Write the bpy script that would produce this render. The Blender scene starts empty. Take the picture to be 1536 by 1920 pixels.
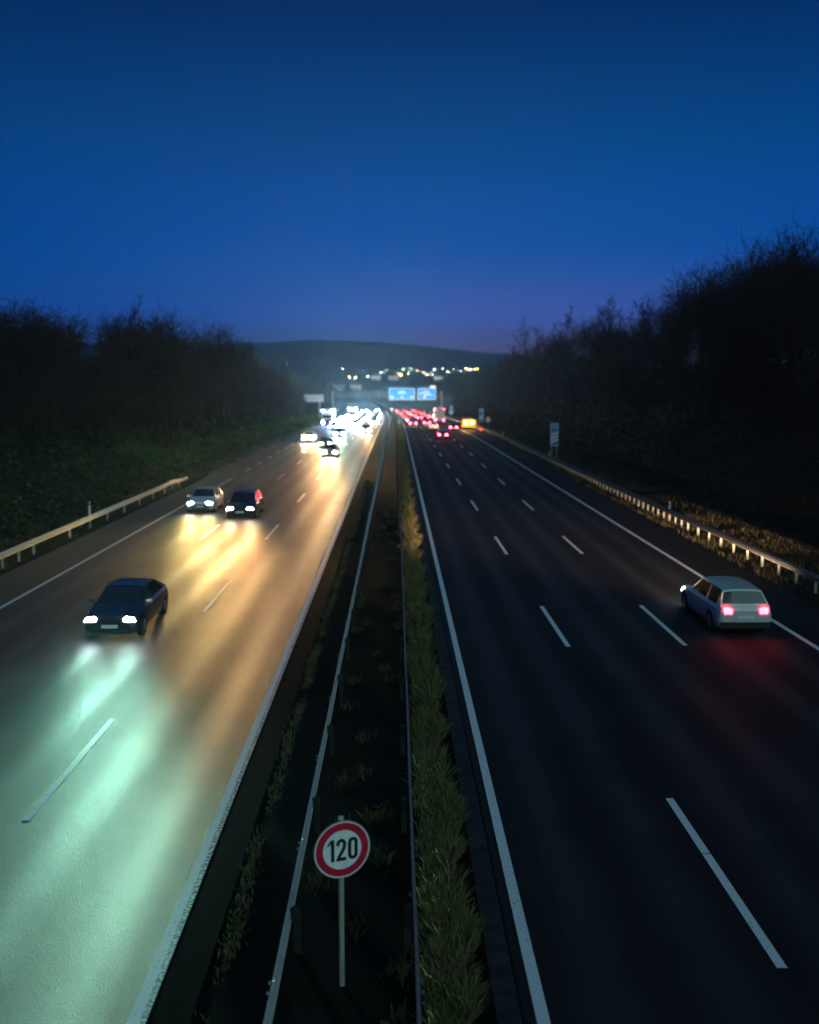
import bpy, math, random
import numpy as np
from mathutils import Vector, Matrix
R = math.radians
random.seed(7); rng = np.random.default_rng(7)
S = bpy.context.scene
COL = S.collection

# ------------------------------------------------------------------ camera, sky, light, exposure
CAM_H = 8.0
cd = bpy.data.cameras.new('camera'); cam = bpy.data.objects.new('camera', cd); COL.objects.link(cam)
cam.location = (0, 0, CAM_H); cam.rotation_euler = (R(90 - 6.84), 0, R(-0.757))
cd.sensor_fit = 'VERTICAL'; cd.sensor_height = 24; cd.lens = 24 * 1950 / 1920
cd.clip_start = 0.1; cd.clip_end = 9000
cd.dof.use_dof = True; cd.dof.focus_distance = 21; cd.dof.aperture_fstop = (cd.lens / 1000) / 0.062
cd.dof.aperture_blades = 0
S.camera = cam

world = bpy.data.worlds.new('World'); S.world = world; world.use_nodes = True
wn, wl = world.node_tree.nodes, world.node_tree.links
wn.clear()
sky = wn.new('ShaderNodeTexSky'); sky.sky_type = 'NISHITA'; sky.sun_disc = False
sky.sun_elevation = R(-1.0); sky.sun_rotation = R(8); sky.altitude = 100
sky.air_density = 1.0; sky.dust_density = 1.0; sky.ozone_density = 8.0
tint = wn.new('ShaderNodeMix'); tint.data_type = 'RGBA'; tint.blend_type = 'MULTIPLY'; tint.inputs[0].default_value = 1
tc = wn.new('ShaderNodeTexCoord'); sep = wn.new('ShaderNodeSeparateXYZ'); ramp = wn.new('ShaderNodeValToRGB')
wl.new(tc.outputs['Generated'], sep.inputs[0]); wl.new(sep.outputs['Z'], ramp.inputs[0])
SKY_RAMP = [(0.0, (.62, 1.3, 2.5)), (.045, (.60, 1.3, 2.45)), (.09, (.5, 1.1, 1.12)), (.13, (.10, .98, .80)), (.217, (.0, .95, .49)), (.28, (.0, .72, .37)), (.34, (.0, .42, .24)), (.45, (.0, .42, .27)), (.76, (.0, 1.0, .60)), (1.0, (.0, 1.4, .95))]
e = ramp.color_ramp.elements
for i, (p, c) in enumerate(SKY_RAMP):
    el = e[i] if i < 2 else e.new(p)
    el.position = p; el.color = (*c, 1)
wl.new(sky.outputs[0], tint.inputs[6]); wl.new(ramp.outputs[0], tint.inputs[7])
bg = wn.new('ShaderNodeBackground'); bg.inputs['Strength'].default_value = 0.15
wo = wn.new('ShaderNodeOutputWorld')
wl.new(tint.outputs[2], bg.inputs[0]); wl.new(bg.outputs[0], wo.inputs[0])

# added fill light from behind for lines, sign and grass: one dim, soft lamp
sd = bpy.data.lights.new('fill_sun', 'SUN'); sd.energy = 0.165; sd.angle = R(70); sd.color = (0.55, 1.0, 0.90)
fill_sun = bpy.data.objects.new('fill_sun', sd); COL.objects.link(fill_sun); fill_sun.location = (20, -30, 60)
fill_sun.rotation_euler = Vector((-0.42, 0.86, -0.48)).to_track_quat('-Z', 'Y').to_euler()

S.view_settings.view_transform = 'Standard'; S.view_settings.look = 'None'
S.view_settings.exposure = 2.7; S.view_settings.gamma = 1.0; S.view_settings.use_curve_mapping = False
S.render.engine = 'CYCLES'
cy = S.cycles
cy.use_denoising = True
try: cy.denoiser = 'OPENIMAGEDENOISE'
except Exception: pass
cy.max_bounces = 5; cy.diffuse_bounces = 2; cy.glossy_bounces = 2; cy.transmission_bounces = 3
cy.volume_bounces = 0; cy.transparent_max_bounces = 6
cy.sample_clamp_indirect = 3.0; cy.sample_clamp_direct = 0.0
cy.caustics_reflective = False; cy.caustics_refractive = False

# ------------------------------------------------------------------ helpers
MATS = {}
def mat(name, color, rough=0.8, metal=0.0, var=0.25, scale=6.0, color2=None, bump=0.0, bscale=40.0, spec=0.5, emit=None, estr=0.0, stretch=None, coat=0.0):
    if name in MATS: return MATS[name]
    m = bpy.data.materials.new(name); m.use_nodes = True
    n, l = m.node_tree.nodes, m.node_tree.links
    p = n['Principled BSDF']
    p.inputs['Roughness'].default_value = rough; p.inputs['Metallic'].default_value = metal
    p.inputs['Specular IOR Level'].default_value = spec
    p.inputs['Coat Weight'].default_value = coat
    c2 = color2 or tuple(min(1, c * (1 - var)) for c in color)
    t = n.new('ShaderNodeTexCoord'); mp = n.new('ShaderNodeMapping'); l.new(t.outputs['Object'], mp.inputs[0])
    if stretch: mp.inputs['Scale'].default_value = stretch
    nz = n.new('ShaderNodeTexNoise'); nz.inputs['Scale'].default_value = scale; nz.inputs['Detail'].default_value = 6
    l.new(mp.outputs[0], nz.inputs['Vector'])
    rp = n.new('ShaderNodeValToRGB'); rp.color_ramp.elements[0].position = 0.35; rp.color_ramp.elements[1].position = 0.65
    rp.color_ramp.elements[0].color = (*c2, 1); rp.color_ramp.elements[1].color = (*color, 1)
    l.new(nz.outputs[0], rp.inputs[0]); l.new(rp.outputs[0], p.inputs['Base Color'])
    if bump:
        b = n.new('ShaderNodeBump'); b.inputs['Strength'].default_value = bump; b.inputs['Distance'].default_value = 0.01
        n2 = n.new('ShaderNodeTexNoise'); n2.inputs['Scale'].default_value = bscale; n2.inputs['Detail'].default_value = 3
        l.new(t.outputs['Object'], n2.inputs['Vector']); l.new(n2.outputs[0], b.inputs['Height']); l.new(b.outputs[0], p.inputs['Normal'])
    if emit:
        p.inputs['Emission Color'].default_value = (*emit, 1); p.inputs['Emission Strength'].default_value = estr * .154
    m['estr'] = estr
    MATS[name] = m
    return m

class MB:
    """collects boxes, tubes and prisms, then links them as one mesh object"""
    def __init__(s): s.v = []; s.f = []; s.mi = []
    def add(s, v, f, mi=0):
        o = len(s.v); s.v += [tuple(a) for a in v]; s.f += [tuple(i + o for i in q) for q in f]; s.mi += [mi] * len(f); return s
    def box(s, c, d, M=None, mi=0):
        x, y, z = d[0] / 2, d[1] / 2, d[2] / 2
        v = [Vector((a, b, e_)) for a in (-x, x) for b in (-y, y) for e_ in (-z, z)]
        if M is not None: v = [M @ q for q in v]
        v = [q + Vector(c) for q in v]
        return s.add(v, [(0, 1, 3, 2), (4, 6, 7, 5), (0, 4, 5, 1), (2, 3, 7, 6), (0, 2, 6, 4), (1, 5, 7, 3)], mi)
    def tube(s, pts, rad, n=8, cap=True, mi=0):
        pts = [Vector(p) for p in pts]; rr = rad if isinstance(rad, (list, tuple)) else [rad] * len(pts)
        vs = []; fs = []
        for i, p in enumerate(pts):
            d = (pts[min(i + 1, len(pts) - 1)] - pts[max(i - 1, 0)]).normalized()
            up = Vector((0, 0, 1)) if abs(d.z) < .9 else Vector((1, 0, 0))
            a = d.cross(up).normalized(); b = d.cross(a)
            for k in range(n):
                t = 2 * math.pi * k / n; vs.append(p + (a * math.cos(t) + b * math.sin(t)) * rr[i])
        for i in range(len(pts) - 1):
            for k in range(n):
                k2 = (k + 1) % n; fs.append((i * n + k, i * n + k2, (i + 1) * n + k2, (i + 1) * n + k))
        if cap:
            fs.append(tuple(range(n))[::-1]); fs.append(tuple((len(pts) - 1) * n + k for k in range(n)))
        return s.add(vs, fs, mi)
    def prism(s, outline, axis_pt, u, w, n, t, mi=0):
        """outline in (u,w) plane at axis_pt, thickness t along n"""
        A = Vector(axis_pt); u = Vector(u); w = Vector(w); n = Vector(n)
        k = len(outline)
        v = [A + u * a + w * b for a, b in outline] + [A + u * a + w * b + n * t for a, b in outline]
        f = [tuple(range(k))[::-1], tuple(range(k, 2 * k))] + [(i, (i + 1) % k, (i + 1) % k + k, i + k) for i in range(k)]
        return s.add(v, f, mi)
    def loft(s, rings, close=True, cap=True, mi=0):
        k = len(rings[0]); v = [p for r in rings for p in r]; f = []
        for i in range(len(rings) - 1):
            for j in range(k if close else k - 1):
                j2 = (j + 1) % k; f.append((i * k + j, i * k + j2, (i + 1) * k + j2, (i + 1) * k + j))
        if cap: f += [tuple(range(k))[::-1], tuple((len(rings) - 1) * k + j for j in range(k))]
        return s.add(v, f, mi)
    def mesh(s, name, mats, smooth=False):
        m = bpy.data.meshes.new(name); m.from_pydata(s.v, [], s.f)
        for q in (mats if isinstance(mats, (list, tuple)) else [mats]): m.materials.append(q)
        if any(s.mi): m.polygons.foreach_set('material_index', s.mi)
        if smooth: m.polygons.foreach_set('use_smooth', [True] * len(s.f))
        m.update(); return m
    def build(s, name, mats, parent=None, smooth=False):
        return link(name, s.mesh(name, mats, smooth), parent)

def link(name, data, parent=None, loc=(0, 0, 0), rot=(0, 0, 0)):
    o = bpy.data.objects.new(name, data); COL.objects.link(o); o.location = loc; o.rotation_euler = rot
    if parent is not None: o.parent = parent
    return o
def tag(o, label, cat, group=None, kind=None):
    if label: o['label'] = label
    if cat: o['category'] = cat
    if group: o['group'] = group
    if kind: o['kind'] = kind
    return o
def empty(name, loc=(0, 0, 0), rz=0, label=None, cat=None, group=None):
    o = link(name, None, None, loc, (0, 0, rz)); return tag(o, label, cat, group)
def structure(o): o['kind'] = 'structure'; return o
KIDS = {}
def kids(o): return [c for c in bpy.data.objects if c.parent == o]
def copy_tree(root, kidmap, loc, rz, label, group=None, name=None):
    r = root.copy(); COL.objects.link(r); r.location = loc; r.rotation_euler = (0, 0, rz); r['label'] = label
    if group: r['group'] = group
    out = [r]
    for ch, subs in kidmap:
        c = ch.copy(); COL.objects.link(c); c.parent = r; out.append(c)
        for g in subs:
            d = g.copy(); COL.objects.link(d); d.parent = c; out.append(d)
    return out
def kidmap(root): return [(c, kids(c)) for c in kids(root)]
def np_mesh(name, verts, faces4, material, parent=None):
    """verts (N,3), faces (M,k) numpy"""
    m = bpy.data.meshes.new(name); k = faces4.shape[1]
    m.vertices.add(len(verts)); m.vertices.foreach_set('co', verts.astype(np.float32).ravel())
    m.loops.add(faces4.size); m.loops.foreach_set('vertex_index', faces4.astype(np.int32).ravel())
    m.polygons.add(len(faces4)); m.polygons.foreach_set('loop_start', np.arange(0, faces4.size, k, dtype=np.int32))
    m.polygons.foreach_set('loop_total', np.full(len(faces4), k, dtype=np.int32))
    m.materials.append(material); m.update(calc_edges=True); m.validate()
    return link(name, m, parent)

def sst(a, b, x):
    t = np.clip((x - a) / (b - a), 0, 1); return t * t * (3 - 2 * t)
def zr(y):                       # long profile of the motorway: a slight dip beyond 150 m
    return float(-3.0 * sst(130, 480, y))
def xc(y):                       # far bend of the axis to the left
    return float(-((max(y - 230, 0)) ** 2) * 0.000055)

# ------------------------------------------------------------------ ground and hills
HP = [(-6000, 40), (-1500, 55), (-200, 70), (100, 79), (170, 79), (400, 81), (500, 81), (570, 85), (650, 84.5), (720, 82), (800, 75), (920, 62), (1100, 50), (1400, 44), (3000, 40), (8000, 30)]
hx = np.array([a for a, b in HP], float); hy = np.array([b for a, b in HP], float)
def lump(x, y, s, k=0.0):
    return np.sin(x * s + 1.3 + k) * np.cos(y * s * 1.17 + .4 - k) + .5 * np.sin(x * s * 2.3 + y * s * 1.9 + k)
def ground_z(x, y):
    x = np.asarray(x, float); y = np.asarray(y, float)
    base = -3.0 * sst(130, 480, y)
    cx = -(np.maximum(y - 230, 0) ** 2) * 0.000055 * (1 - sst(700, 900, y))
    X = x - cx
    lw = 18.6 + 3.4 * sst(85, 125, y)
    L = np.maximum(-X - lw, 0); Rr = np.maximum(X - 18.2, 0)
    fade = 1 - sst(480, 800, y)
    bl = (3.6 * sst(0, 9, L) + 1.2 * sst(9, 30, L)) * (0.55 + .45 * fade)
    br = (9.0 * sst(0, 17, Rr) + 1.5 * sst(17, 45, Rr)) * (0.25 + .75 * fade)
    bumps = .35 * lump(x, y, .21) * sst(2, 8, np.maximum(L, Rr)) + .05 * lump(x, y, 1.3) * sst(.2, 2, np.maximum(L, Rr))
    near = base - .07 + bl + br + bumps
    px = 742 + x / np.maximum(y, 300) * 1950
    crest = CAM_H + np.interp(px, hx, hy) * 2800 / 1950
    t = sst(620, 2800, y) * .62 + .38 * np.clip((y - 1000) / 1800, 0, 1) ** 1.3
    far = crest * t + 2.2 * lump(x, y, .011) * sst(1200, 2400, y) + 1.1 * lump(x, y, .06, 1) * sst(2000, 2800, y)
    return near + (far - 0) * sst(600, 1400, y) * 1.0 + 0 * near
def grid(name, xs, ys, material, zoff=0):
    Xg, Yg = np.meshgrid(xs, ys); Z = ground_z(Xg, Yg) + zoff
    v = np.stack([Xg, Yg, Z], -1).reshape(-1, 3); nx = len(xs)
    i, j = np.meshgrid(np.arange(len(ys) - 1), np.arange(nx - 1), indexing='ij')
    a = (i * nx + j).ravel(); f = np.stack([a, a + 1, a + nx + 1, a + nx], 1)
    o = np_mesh(name, v, f, material); o.data.polygons.foreach_set('use_smooth', [True] * len(o.data.polygons)); return structure(o)
m_soil = mat('dark soil and dead leaves', (.022, .018, .012), .95, scale=1.4, color2=(.010, .010, .006), bump=.6, bscale=14, spec=.1)
m_hill = mat('wooded hillside', (.022, .026, .018), 1, scale=.03, color2=(.012, .014, .012), spec=0)
xs = np.unique(np.concatenate([np.arange(-60, 60.1, 1.0), -60 - np.geomspace(2, 2540, 34), 60 + np.geomspace(2, 2540, 34)]))
ys = np.unique(np.concatenate([np.arange(-40, 160, 1.5), np.arange(160, 520, 6), np.arange(520, 1001, 20), [-60, -100, -180, -260]]))
grid('ground', xs, ys, m_soil)
xs2 = np.unique(np.concatenate([np.linspace(-2600, 2600, 261)]))
grid('hills', xs2, np.concatenate([np.arange(960, 3400, 24)]), m_hill, -.3)

# ------------------------------------------------------------------ asphalt carriageways
def asphalt(name, base, wheels, spec=.27, rough=0.04):
    m = bpy.data.materials.new(name); m.use_nodes = True
    n, l = m.node_tree.nodes, m.node_tree.links; p = n['Principled BSDF']
    t = n.new('ShaderNodeTexCoord'); sp = n.new('ShaderNodeSeparateXYZ'); l.new(t.outputs['Object'], sp.inputs[0])
    # worn wheel tracks: smoother, slightly paler bands that follow the lanes
    def math_(op, a, b=None):
        q = n.new('ShaderNodeMath'); q.operation = op
        for i, v in enumerate((a, b)):
            if v is None: continue
            if isinstance(v, (int, float)): q.inputs[i].default_value = v
            else: l.new(v, q.inputs[i])
        return q.outputs[0]
    track = None
    for w in wheels:
        d = math_('SUBTRACT', sp.outputs['X'], w); d = math_('MULTIPLY', d, d); d = math_('MULTIPLY', d, -7.0)
        g = math_('EXPONENT', d); track = g if track is None else math_('ADD', track, g)
    mp = n.new('ShaderNodeMapping'); mp.inputs['Scale'].default_value = (1.4, .05, 1); l.new(t.outputs['Object'], mp.inputs[0])
    ns = n.new('ShaderNodeTexNoise'); ns.inputs['Scale'].default_value = 1.0; ns.inputs['Detail'].default_value = 5; l.new(mp.outputs[0], ns.inputs['Vector'])
    nf = n.new('ShaderNodeTexNoise'); nf.inputs['Scale'].default_value = 34; nf.inputs['Detail'].default_value = 4; l.new(t.outputs['Object'], nf.inputs['Vector'])
    vor = n.new('ShaderNodeTexVoronoi'); vor.inputs['Scale'].default_value = 70; l.new(t.outputs['Object'], vor.inputs['Vector'])
    k = math_('MULTIPLY', track, .6); k = math_('ADD', k, .42)
    k = math_('MULTIPLY', k, math_('ADD', math_('MULTIPLY', ns.outputs[0], 1.1), .45))
    k = math_('MULTIPLY', k, math_('ADD', math_('MULTIPLY', nf.outputs[0], 2.2), -.1))
    pt = n.new('ShaderNodeTexNoise'); pt.inputs['Scale'].default_value = .35; pt.inputs['Detail'].default_value = 7; pt.inputs['Roughness'].default_value = .65; l.new(t.outputs['Object'], pt.inputs['Vector'])
    k = math_('MULTIPLY', k, math_('ADD', math_('MULTIPLY', pt.outputs[0], 1.6), .2))
    mx = n.new('ShaderNodeMix'); mx.data_type = 'RGBA'; mx.clamp_factor = True
    mx.inputs[6].default_value = (*[c * .25 for c in base], 1); mx.inputs[7].default_value = (*[c * 1.7 for c in base], 1)
    l.new(k, mx.inputs[0]); l.new(mx.outputs[2], p.inputs['Base Color'])
    r = math_('SUBTRACT', .56 + rough, math_('MULTIPLY', track, .10)); r = math_('ADD', r, math_('MULTIPLY', math_('SUBTRACT', ns.outputs[0], .5), .25))
    l.new(r, p.inputs['Roughness']); p.inputs['Specular IOR Level'].default_value = spec
    b = n.new('ShaderNodeBump'); b.inputs['Strength'].default_value = .6; b.inputs['Distance'].default_value = .008
    l.new(vor.outputs['Distance'], b.inputs['Height']); l.new(b.outputs[0], p.inputs['Normal'])
    return m
LANES_L = [(-3.29, -6.89), (-6.89, -10.35), (-10.35, -14.4)]
LANES_R = [(1.86, 5.35), (5.35, 9.03), (9.03, 13.0)]
wl_ = [w for a, b in LANES_L for w in ((a + b) / 2 - .8, (a + b) / 2 + .8)]
wr_ = [w for a, b in LANES_R for w in ((a + b) / 2 - .8, (a + b) / 2 + .8)]
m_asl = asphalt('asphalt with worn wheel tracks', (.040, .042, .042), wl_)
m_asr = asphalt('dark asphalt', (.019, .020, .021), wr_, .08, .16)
YS = list(np.unique(np.concatenate([np.arange(-40, 130, 5.0), np.arange(130, 900, 8.0)])))
def strip(name, xa, xb, z, material, y0=-40, y1=860, parent=None, curb=0.0):
    """a sheet between two lines that run along the road; xa/xb numbers or functions of y"""
    fa = xa if callable(xa) else (lambda y: xa); fb = xb if callable(xb) else (lambda y: xb)
    yy = [y0] + [y for y in YS if y0 < y < y1] + [y1]
    v = []; f = []
    for y in yy:
        a, b = fa(y), fb(y); v += [(a + xc(y), y, zr(y) + z), (b + xc(y), y, zr(y) + z)]
    for i in range(len(yy) - 1): f.append((2 * i, 2 * i + 1, 2 * i + 3, 2 * i + 2))
    return MB().add(v, f).build(name, material, parent)
left_edge = lambda y: -16.9 - 3.6 * float(sst(88, 125, y))
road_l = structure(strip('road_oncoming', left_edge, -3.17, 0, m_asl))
m_sh = mat('rough dimmed shoulder asphalt', (.0055, .0065, .0075), 1, scale=5, color2=(.003, .004, .005), bump=.2, bscale=50, spec=.05)  # dim light on the shoulder is put into this dark colour
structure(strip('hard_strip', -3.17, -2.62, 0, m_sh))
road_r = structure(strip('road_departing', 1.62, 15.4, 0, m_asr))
m_gut = mat('concrete drainage channel', (.03, .034, .034), .8, scale=3, color2=(.014, .016, .016), bump=.5, bscale=60, spec=.2)
structure(strip('drainage_channel', 1.28, 1.60, -.012, m_gut))
m_soil2 = mat('black median soil', (.0022, .0032, .005), 1, scale=3, color2=(.0012, .0015, .0025), bump=.2, bscale=30, spec=.05)
structure(strip('median_strip', -2.60, 1.26, -.02, m_soil2))

# painted markings
def paint(name, worn):
    m = bpy.data.materials.new(name); m.use_nodes = True; n, l = m.node_tree.nodes, m.node_tree.links; p = n['Principled BSDF']
    t = n.new('ShaderNodeTexCoord'); nz = n.new('ShaderNodeTexNoise'); nz.inputs['Scale'].default_value = 16; nz.inputs['Detail'].default_value = 8
    nz.inputs['Roughness'].default_value = .7
    l.new(t.outputs['Object'], nz.inputs['Vector'])
    rp = n.new('ShaderNodeValToRGB'); rp.color_ramp.elements[0].position = worn; rp.color_ramp.elements[1].position = worn + .10
    rp.color_ramp.elements[0].color = (.10, .11, .11, 1); rp.color_ramp.elements[1].color = (.72, .74, .72, 1)
    l.new(nz.outputs[0], rp.inputs[0]); l.new(rp.outputs[0], p.inputs['Base Color']); p.inputs['Roughness'].default_value = .5; p.inputs['Specular IOR Level'].default_value = .7
    b = n.new('ShaderNodeBump'); b.inputs['Strength'].default_value = .1; b.inputs['Distance'].default_value = .002
    l.new(nz.outputs[0], b.inputs['Height']); l.new(b.outputs[0], p.inputs['Normal'])
    return m
m_paint = paint('white road paint', .33); m_paint2 = paint('rough worn road paint', .46)
m_seam = mat('bitumen seam', (.004, .004, .004), .9, scale=8)
strip('edge_line', -3.42, -3.27, .006, m_paint, parent=road_l)
strip('edge_line', -3.27, -3.18, .006, m_paint2, parent=road_l, y1=200)
strip('edge_line', -14.52, -14.36, .006, m_paint, parent=road_l, y1=92)
strip('edge_line', lambda y: -18.2, lambda y: -18.04, .006, m_paint, parent=road_l, y0=160)
strip('edge_line', 1.78, 1.95, .006, m_paint, parent=road_r)
strip('edge_line', 12.92, 13.10, .006, m_paint, parent=road_r)
strip('tar_seam', 1.66, 1.72, .004, m_seam, parent=road_r)
strip('tar_seam', 9.14, 9.17, .004, m_seam, parent=road_r, y1=200)
strip('tar_seam', 5.12, 5.14, .004, m_seam, parent=road_r, y1=200)
def dashes(x, y0, parent, w=.15, ln=6.0, gap=12.0, yend=500):
    y = y0; me = MB()
    nseg = 4; v = []; f = []
    for i in range(nseg + 1):
        v += [(-w / 2, ln * i / nseg, 0), (w / 2, ln * i / nseg, 0)]
    for i in range(nseg): f.append((2 * i, 2 * i + 1, 2 * i + 3, 2 * i + 2))
    me = me.add(v, f).mesh('lane_dash', m_paint)
    while y < yend:
        z0, z1 = zr(y), zr(y + ln)
        o = link('lane_dash', me, parent, (x + xc(y), y, z0 + .004), (math.atan2(z1 - z0, ln), 0, -math.atan2(xc(y + ln) - xc(y), ln)))
        y += ln + gap
dashes(5.35, 13.5 - 18, road_r); dashes(9.03, 13.6 - 18, road_r)
dashes(-6.89, 18.6 - 18, road_l); dashes(-10.35, 18.6 - 18, road_l)
dashes(-14.45, 100, road_l, w=.25, ln=3, gap=6, yend=460)

def crack(x, y, dx, dy, n, parent, w=.035):
    L = []; Rt = []
    for i in range(n):
        ww = w * random.uniform(.5, 1.2); L.append((x - (ww if abs(dy) > abs(dx) else 0), y - (0 if abs(dy) > abs(dx) else ww), .0052)); Rt.append((x + (ww if abs(dy) > abs(dx) else 0), y + (0 if abs(dy) > abs(dx) else ww), .0052))
        x += dx + random.gauss(0, .05); y += dy + random.gauss(0, .05)
    f = [(i, i + 1, n + i + 1, n + i) for i in range(n - 1)]
    MB().add(L + Rt, f).build('crack_seal', m_seam, parent)
for a_ in ((2.4, 14, .02, .35, 30), (3.9, 17, .25, .02, 8), (6.4, 11, .0, .4, 26), (7.6, 19, .22, .05, 7), (4.6, 27, -.01, .5, 24), (10.8, 25, .0, .5, 20), (2.0, 34, .3, .0, 12)): crack(*a_, road_r, .018)
# ------------------------------------------------------------------ guard rails
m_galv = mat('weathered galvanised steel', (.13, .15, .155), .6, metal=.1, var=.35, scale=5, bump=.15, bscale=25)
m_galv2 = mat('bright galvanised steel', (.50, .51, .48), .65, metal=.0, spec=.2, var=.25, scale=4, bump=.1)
m_postd = mat('dirty dark post', (.03, .03, .028), .9, var=.4, scale=9, spec=.1)  # median posts: far darker colour than the other rail posts
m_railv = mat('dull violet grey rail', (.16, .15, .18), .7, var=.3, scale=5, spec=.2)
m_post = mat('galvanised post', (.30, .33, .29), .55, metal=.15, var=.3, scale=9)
PROF = [(0, -.155), (.0, -.135), (.045, -.115), (.075, -.09), (.075, -.05), (.02, -.02), (.005, 0), (.02, .02), (.075, .05), (.075, .09), (.045, .115), (0, .135), (0, .155)]
def rail_mesh(side, ln=4.0, material=m_galv, depth=1.0):
    """W-beam whose waves face side (+1 = +X)"""
    ring = [(side * a * depth, b) for a, b in PROF] + [(side * (a * depth - .006), b) for a, b in reversed(PROF)]
    m = MB(); m.loft([[(a, y, .60 + b) for a, b in ring] for y in (0, ln + .04)], True, True)
    for y in (.12, ln - .1):      # splice bolts
        for z in (.53, .67): m.box((side * .08, y, z), (.015, .03, .03))
    return m.mesh('rail_beam', material)
def post_mesh(side, m_post=m_post):
    m = MB()
    m.box((-side * .09, 0, .33), (.10, .05, .74)); m.box((-side * .045, 0, .33), (.008, .062, .74)); m.box((-side * .02, 0, .60), (.05, .08, .12))
    return m.mesh('rail_post', m_post)
def guard_rail(x, side, y0, y1, posts, label, m=m_galv, xfun=None, pm_=None, depth=1.0):
    g = empty('guard_rail', (x, y0, 0), 0, label, 'guard rail')
    rm = rail_mesh(side, 4.0, m, depth); pm = post_mesh(side, pm_ or m_post); y = y0
    fx = xfun or (lambda q: x + xc(q))
    while y < y1 - .01:
        a, b = zr(y), zr(y + 4)
        link('rail_beam', rm, g, (fx(y) - x, y - y0, a), (math.atan2(b - a, 4), 0, -math.atan2(fx(y + 4) - fx(y), 4))); y += 4
    for q in posts:
        if y0 <= q <= y1: link('rail_post', pm, g, (fx(q) - x + random.uniform(-.006, .006), q - y0, zr(q) + random.uniform(-.008, .008)), (0, random.uniform(-.012, .012), 0))
    return g
wob = lambda x0: (lambda y: x0 + xc(y) + .015 * math.sin(y * .19) * min(1, max(0, (y - 20) / 30)) + .006 * math.sin(y * .61))
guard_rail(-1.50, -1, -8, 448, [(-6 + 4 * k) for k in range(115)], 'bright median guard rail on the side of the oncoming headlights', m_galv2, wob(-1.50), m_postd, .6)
mcov = MB().box((0, 2.0, 0), (.24, 3.93, .012)).box((-.12, 2.0, -.02), (.008, 3.93, .05)).box((.12, 2.0, -.02), (.008, 3.93, .05)).mesh('spacer_cover', m_galv2)
gm = [o_ for o_ in bpy.data.objects if o_.name == 'guard_rail'][0]; w_ = wob(-1.50)
for k in range(112):
    y_ = -8 + 4 * k; sx_ = .16 + .84 * min(1, max(0, k - 8) / 16)
    c_ = link('spacer_cover', mcov, gm, (w_(y_) + 1.50 - .03 + .12 * sx_, y_ + 8, zr(y_) + .775), (math.atan2(zr(y_ + 4) - zr(y_), 4), 0, -math.atan2(w_(y_ + 4) - w_(y_), 4))); c_.scale = (sx_, 1, 1)
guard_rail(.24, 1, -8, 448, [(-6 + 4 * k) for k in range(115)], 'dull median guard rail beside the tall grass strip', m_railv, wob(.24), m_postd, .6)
pr = list(np.arange(-6, 58, 2.0)) + list(np.arange(58, 150, 4 / 3)) + list(np.arange(150, 440, 2.0))
guard_rail(16.4, -1, -8, 440, pr, 'long roadside guard rail at the foot of the dark right embankment')
# left roadside rail: ends with a terminal that bends back and down
xl = lambda y: -17.45 - (1.1 * float(sst(76, 96, y)))
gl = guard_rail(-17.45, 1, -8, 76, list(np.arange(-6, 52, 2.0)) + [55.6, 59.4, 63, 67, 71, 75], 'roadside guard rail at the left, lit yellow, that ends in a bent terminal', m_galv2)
m = MB(); ring = [(a, b) for a, b in PROF] + [(a - .006, b) for a, b in reversed(PROF)]
rr = []
for y in np.arange(76, 92.1, 1.0):
    t = float(sst(80, 92, y)); rr.append([(xl(y) + 17.45 + a, y + 8, .60 - .52 * t + b * (1 - .3 * t)) for a, b in ring])
m.loft(rr, True, True).build('terminal_rail', m_galv2, gl)
for q in (79, 83, 87): link('rail_post', post_mesh(1), gl, (xl(q) + 17.45, q + 8, -.52 * float(sst(80, 92, q))))

# delineator posts
def delineator():
    g = empty('delineator_post', (0, 0, 0), 0, '', 'marker post', 'marker posts along the right guard rail')
    MB().loft([[(-.05, -.04, z), (.05, -.04, z), (.06, .03, z), (-.06, .03, z)] for z in (0, 1.0)] + [[(-.05, -.04, 1.06), (.05, -.04, 1.02), (.06, .03, 1.0), (-.06, .03, 1.06)]]).build('post_body', mat('white plastic', (.78, .8, .78), .5, var=.1), g)
    MB().box((0, -.005, .90), (.125, .095, .12)).build('black_band', mat('black band', (.01, .01, .01), .6), g)
    MB().box((0, -.055, .90), (.05, .012, .10)).build('reflector', mat('reflector', (.9, .9, .8), .15, var=.05), g)
    return g
d0 = delineator(); km = kidmap(d0)
for i, (x, y, lab) in enumerate([(16.75, 63, 'white marker post behind the guard rail above the silver car'), (16.75, 113, 'white marker post just in front of the blue striped exit marker'),
                                 (16.75, 163, 'white marker post on the guard rail between the two blue exit markers'), (16.75, 213, 'farthest white marker post beside the round sign')]):
    if i == 0: d0.location = (x, y, 0); d0['label'] = lab
    else: copy_tree(d0, km, (x, y, zr(y)), 0, lab)
c = copy_tree(d0, km, (-18.6, 63.0, .05), math.pi, 'pale marker post behind the left guard rail before the bushes')
c = copy_tree(d0, km, (.75, 238, zr(238) + .1), 0, 'small pale marker post standing in the median beside the red tail lights')

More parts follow.
